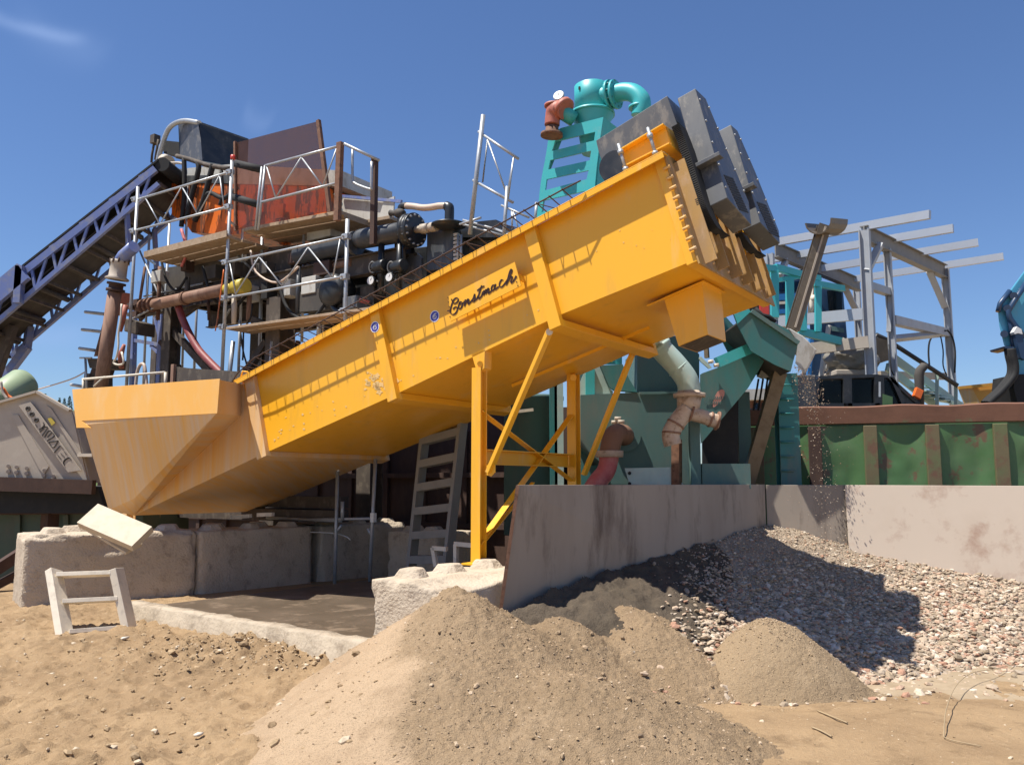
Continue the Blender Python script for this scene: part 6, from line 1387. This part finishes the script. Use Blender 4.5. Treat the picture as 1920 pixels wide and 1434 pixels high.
for o_ in (-18, 4, 24): b.path(smooth([e5(x+o_, y, 12.9-o_*.003) for x, y in ((252, 830), (262, 900), (280, 980), (275, 1060), (230, 1130), (150, 1220), (80, 1280), (40, 1320))], 4), .052, 8)
b.build('hydraulic_hose', M['black_rubber'], EX)
MB().prism([e5(x, y, 12.9) for x, y in ((290, 1180), (300, 1060), (600, 1050), (600, 1400), (345, 1400))], YV*.6).build('counterweight', M['black_rubber'], EX)
MB().prism([e5(x, y, 12.88) for x, y in ((205, 808), (290, 812), (280, 835), (215, 825))], YV*.4).build('boom_end', M['navy_machine'], EX)
LBK = thing('loader_bucket', 'yellow loader bucket showing behind the right end of the container rim', 'bucket', U(1860, 770, 15.0))
MB().loft([r5(x, y, 14.4) for x, y in ((1480, 1300), (1640, 1275), (1850, 1262), (1920, 1400), (1920, 1480), (1540, 1480))], [r5(x, y, 15.4) for x, y in ((1480, 1300), (1640, 1275), (1850, 1262), (1920, 1400), (1920, 1480), (1540, 1480))]).build('bucket_shell', M['loader_yellow'], LBK, bev=.02)
MB().prism([r5(x, y, 14.37) for x, y in ((1475, 1295), (1560, 1285), (1640, 1440), (1540, 1470))], YV*.02).build('bucket_cheek', M['dusty_yellow'], LBK)
MB().bar(r5(1478, 1300, 14.36), r5(1850, 1262, 14.36), .05, .05).build('bucket_edge', M['loader_yellow'], LBK)
# ---------------------------------------------------------------- left: cream hopper machine with cut-out lettering
CR = thing('feed_hopper', 'cream steel hopper with cut-out lettering and green drum on top, at the left edge', 'hopper', U(60, 900, 12.6))
m2 = KU(20, 740, 8.96); Yh = 12.4
hp = [U(x, y, Yh) for x, y in ((-120, 790), (72, 735), (134, 770), (165, 905), (120, 908), (-120, 895))]
MB().prism(hp, YV*.03).build('hopper_side', M['cream_steel'], CR)
MB().prism([p+YV*2.2 for p in hp], YV*.03).build('hopper_side', M['cream_steel'], CR)
MB().prism([hp[2]+YV*.03, hp[3]+YV*.03, hp[3]+YV*2.2, hp[2]+YV*2.2], V((.02, 0, 0))).build('hopper_end', M['cream_steel'], CR)
for i, j in ((0, 1), (1, 2)): MB().bar(hp[i]-YV*.03, hp[j]-YV*.03, .09, .035).build('top_flange', M['cream_steel'], CR)
MB().prism([m2(x, y, Yh-.02) for x, y in ((10, 340), (120, 330), (640, 1200), (560, 1330), (480, 1250))], YV*.015).build('side_stiffener', M['cream_steel'], CR)
MB().prism([m2(x, y, Yh-.02) for x, y in ((600, 180), (680, 230), (1190, 1000), (1120, 1010), (1090, 960))], YV*.015).build('side_stiffener', M['cream_steel'], CR)
MB().prism([m2(x, y, Yh-.025) for x, y in ((620, 400), (680, 380), (750, 470), (690, 520))], -YV*.003).build('faded_sticker', M['yellow_plastic'], CR)
sp = MB().prism([m2(x, y, Yh-.06) for x, y in ((130, 180), (330, 118), (1180, 1270), (960, 1305))], YV*.025).build('letter_strip', M['cream_steel'], CR, bev=.003)
b = MB()
for x, y in ((290, 232), (358, 327), (432, 425)):
    c = m2(x, y, Yh-.066); _, u_, w_ = b.frame(c, c-YV)
    ring = [c+(V((1, 0, 0))*math.cos(a)+Z*math.sin(a))*.027 for a in [k*2*math.pi/18 for k in range(19)]]; b.path(ring, .011, 6); b.tube(c-YV*.003, c+YV*.003, .012, 10)
b.build('strip_rings', M['letter_dark'], sp)
ML = [[(545, 465), (565, 510), (525, 560)], [(415, 500), (450, 550)], [(480, 590), (560, 545), (620, 545)], [(490, 625), (560, 570)], [(530, 690), (625, 555)],
      [(570, 715), (650, 605), (735, 690), (610, 775)], [(620, 710), (690, 640)], [(640, 800), (800, 775)], [(800, 775), (720, 890), (640, 800)], [(735, 970), (830, 860)], [(830, 850), (890, 915)],
      [(900, 955), (950, 1005)], [(840, 980), (910, 1050)], [(785, 1005), (850, 1080)], [(1020, 1100), (985, 1060), (940, 1075), (900, 1110), (890, 1150), (905, 1185)]]
strokes([s_ for s_ in ML], lambda x, y: m2(x, y, Yh-.062), (8, 8), -YV*.004, 'cut_lettering', M['letter_dark'], sp)
for x, y in ((100, 1215), (90, 1305), (270, 1235), (262, 1320), (565, 1270), (550, 1355), (718, 1370), (-40, 1200), (-45, 1290)): MB().tube(m2(x, y, Yh-.04), m2(x, y, Yh), .028, 6).build('bolt', M['cream_steel'], CR)
MB().bar(U(-120, 903, Yh-.1), U(176, 913, Yh-.1), .12, .20).build('base_beam', M['dark_rust'], CR)
b = MB(); c0, c1 = U(-5, 752, 12.9), U(48, 716, 13.3); ax = (c1-c0)
b.lathe(c0, ax, [(.22, -.1), (.25, 0), (.25, ax.length*.92), (.21, ax.length*1.05), (.12, ax.length*1.1)], 24); gt = b.build('green_drum', M['green_tank'], CR)
MB().path(smooth([U(x, y, 12.6) for x, y in ((-10, 728), (5, 728), (15, 742), (32, 752))], 4), .025, 8).build('orange_hose', M['orange_paint'], CR)
MB().path(smooth([U(x, y, 12.55) for x, y in ((2, 715), (5, 735), (14, 748))], 4), .02, 8).build('grey_hose', M['cream_steel'], CR)
MB().prism([U(x, y, 12.35) for x, y in ((145, 850), (172, 850), (172, 856), (145, 856))], YV*.2).build('catch_bracket', M['dusty_white_metal'], CR)
MB().prism([U(x, y, 12.5) for x, y in ((-140, 908), (182, 912), (200, 962), (-140, 962))], YV*2.0).build('underside_shade', M['black_rubber'], CR)  # added black box, gives the hopper's shaded underside its darkness
for x in (-60, 100): p = U(x, 905, 12.8); MB().bar(V((p.x, p.y, 0)), p, .2, .2).build('hopper_leg', M['dark_rust'], CR)
# dark containers and clutter under everything
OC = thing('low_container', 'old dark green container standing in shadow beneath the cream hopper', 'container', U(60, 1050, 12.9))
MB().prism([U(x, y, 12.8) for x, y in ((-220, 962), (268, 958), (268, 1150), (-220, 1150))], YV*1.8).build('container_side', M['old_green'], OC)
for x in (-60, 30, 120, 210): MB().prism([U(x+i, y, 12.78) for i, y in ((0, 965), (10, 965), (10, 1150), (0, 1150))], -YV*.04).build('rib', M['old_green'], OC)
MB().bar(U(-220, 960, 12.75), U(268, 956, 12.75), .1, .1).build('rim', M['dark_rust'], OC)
for pts, w, lb in ((((-20, 1075), (66, 1020)), .14, 'dark rusty beam leaning against the low green container'), (((-30, 1110), (60, 1062)), .10, 'lower of two dark beams leaning at the left edge')):
    MB().bar(U(*pts[0], 11.4), U(*pts[1], 11.8), w, w).build('steel_beam', M['dark_rust'], label=lb, cat='beam')
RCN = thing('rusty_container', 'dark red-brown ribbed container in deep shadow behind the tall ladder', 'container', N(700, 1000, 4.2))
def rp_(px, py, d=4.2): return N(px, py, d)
q0, q1 = rp_(180, 950), rp_(1090, 950); MB().prism([V((q0.x, q0.y, .1)), V((q1.x, q1.y, .1)), V((q1.x, q1.y, 2.75)), V((q0.x, q0.y, 2.75))], E2*1.6).build('container_wall', M['dark_rust'], RCN)  # wall stretched left and raised to block light and darken the gaps
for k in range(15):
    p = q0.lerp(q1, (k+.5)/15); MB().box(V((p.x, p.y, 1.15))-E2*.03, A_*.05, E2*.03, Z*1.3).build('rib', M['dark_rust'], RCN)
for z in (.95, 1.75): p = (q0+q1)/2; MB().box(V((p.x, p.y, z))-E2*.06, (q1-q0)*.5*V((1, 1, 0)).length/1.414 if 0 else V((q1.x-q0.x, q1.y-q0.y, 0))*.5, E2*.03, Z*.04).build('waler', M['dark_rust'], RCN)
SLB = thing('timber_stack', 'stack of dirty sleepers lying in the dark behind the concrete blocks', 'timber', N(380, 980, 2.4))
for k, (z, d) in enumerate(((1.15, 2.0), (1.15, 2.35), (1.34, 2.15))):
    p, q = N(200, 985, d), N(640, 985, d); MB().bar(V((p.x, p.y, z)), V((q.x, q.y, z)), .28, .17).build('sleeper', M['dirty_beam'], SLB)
# tall grey step ladder under the trough
LD = thing('step_ladder', 'tall grey ladder with wide treads standing under the yellow trough', 'ladder', N(815, 1060, 1.9))
LG_ = M['ladder_grey']
for a, c in (((797, 812), (770, 1070)), ((868, 790), (838, 1068))): MB().bar(N(*a, 2.0), N(*c, 1.75), .05, .16, E2).build('stile', LG_, LD, bev=.003)
for k in range(6):
    f = .06+k*.172; p = N(797, 812, 2.0).lerp(N(770, 1070, 1.75), f); q = N(868, 790, 2.0).lerp(N(838, 1068, 1.75), f+.01); MB().bar(p, q, .16, .10, Z).build('tread', LG_, LD, bev=.003)
FR = thing('timber_stand', 'small pale timber frame standing behind the yellow leg', 'frame', N(868, 1050, 1.2))
for a, c in (((855, 1020), (855, 1062)), ((853, 1019), (886, 1022)), ((812, 1026), (818, 1062)), ((812, 1027), (838, 1029))): MB().bar(N(*a, 1.2), N(*c, 1.2), .045, .05).build('frame_bar', M['dusty_white_metal'], FR)
# short trestle scaffold in the pit
TS = thing('trestle', 'thin grey tube trestle standing in the dark pit', 'trestle', N(660, 1090, 1.8))
for a, c in (((633, 880), (627, 1110)), ((704, 860), (693, 1090)), ((642, 940), (642, 975))): MB().tube(N(*a, 1.8), N(*c, 1.8), .025, 8).build('upright', GV, TS)
for a, c in (((560, 974), (700, 972)), ((640, 985), (625, 1005)), ((690, 990), (700, 1010)), ((500, 970), (640, 977))): MB().tube(N(*a, 1.8), N(*c, 1.85), .02, 8).build('cross_tube', GV, TS)
MB().box(N(700, 970, 1.75), A_*.03, E2*.03, Z*.06).build('clamp', M['white_plastic'], TS)
for px, py, dx, dy in ((452, 969, 18, 2), (498, 965, 14, 1)): MB().bar(N(px-dx, py, 1.0), N(px+dx, py-dy, 1.0), .05, .05).build('white_offcut', M['dusty_white_metal'], label='short white offcut lying in the dark under the trough' if px < 470 else 'second white offcut with a cord, right of the first under the trough', cat='offcut')
EL = MB(); EL.path(smooth([N(x, y, 1.9) for x, y in ((575, 997), (605, 998), (630, 1000), (650, 1006), (657, 1012))], 3), .008, 5); EL.build('loose_rope', M['white_plastic'], label='loose white rope hanging across the dark trestle', cat='cord')
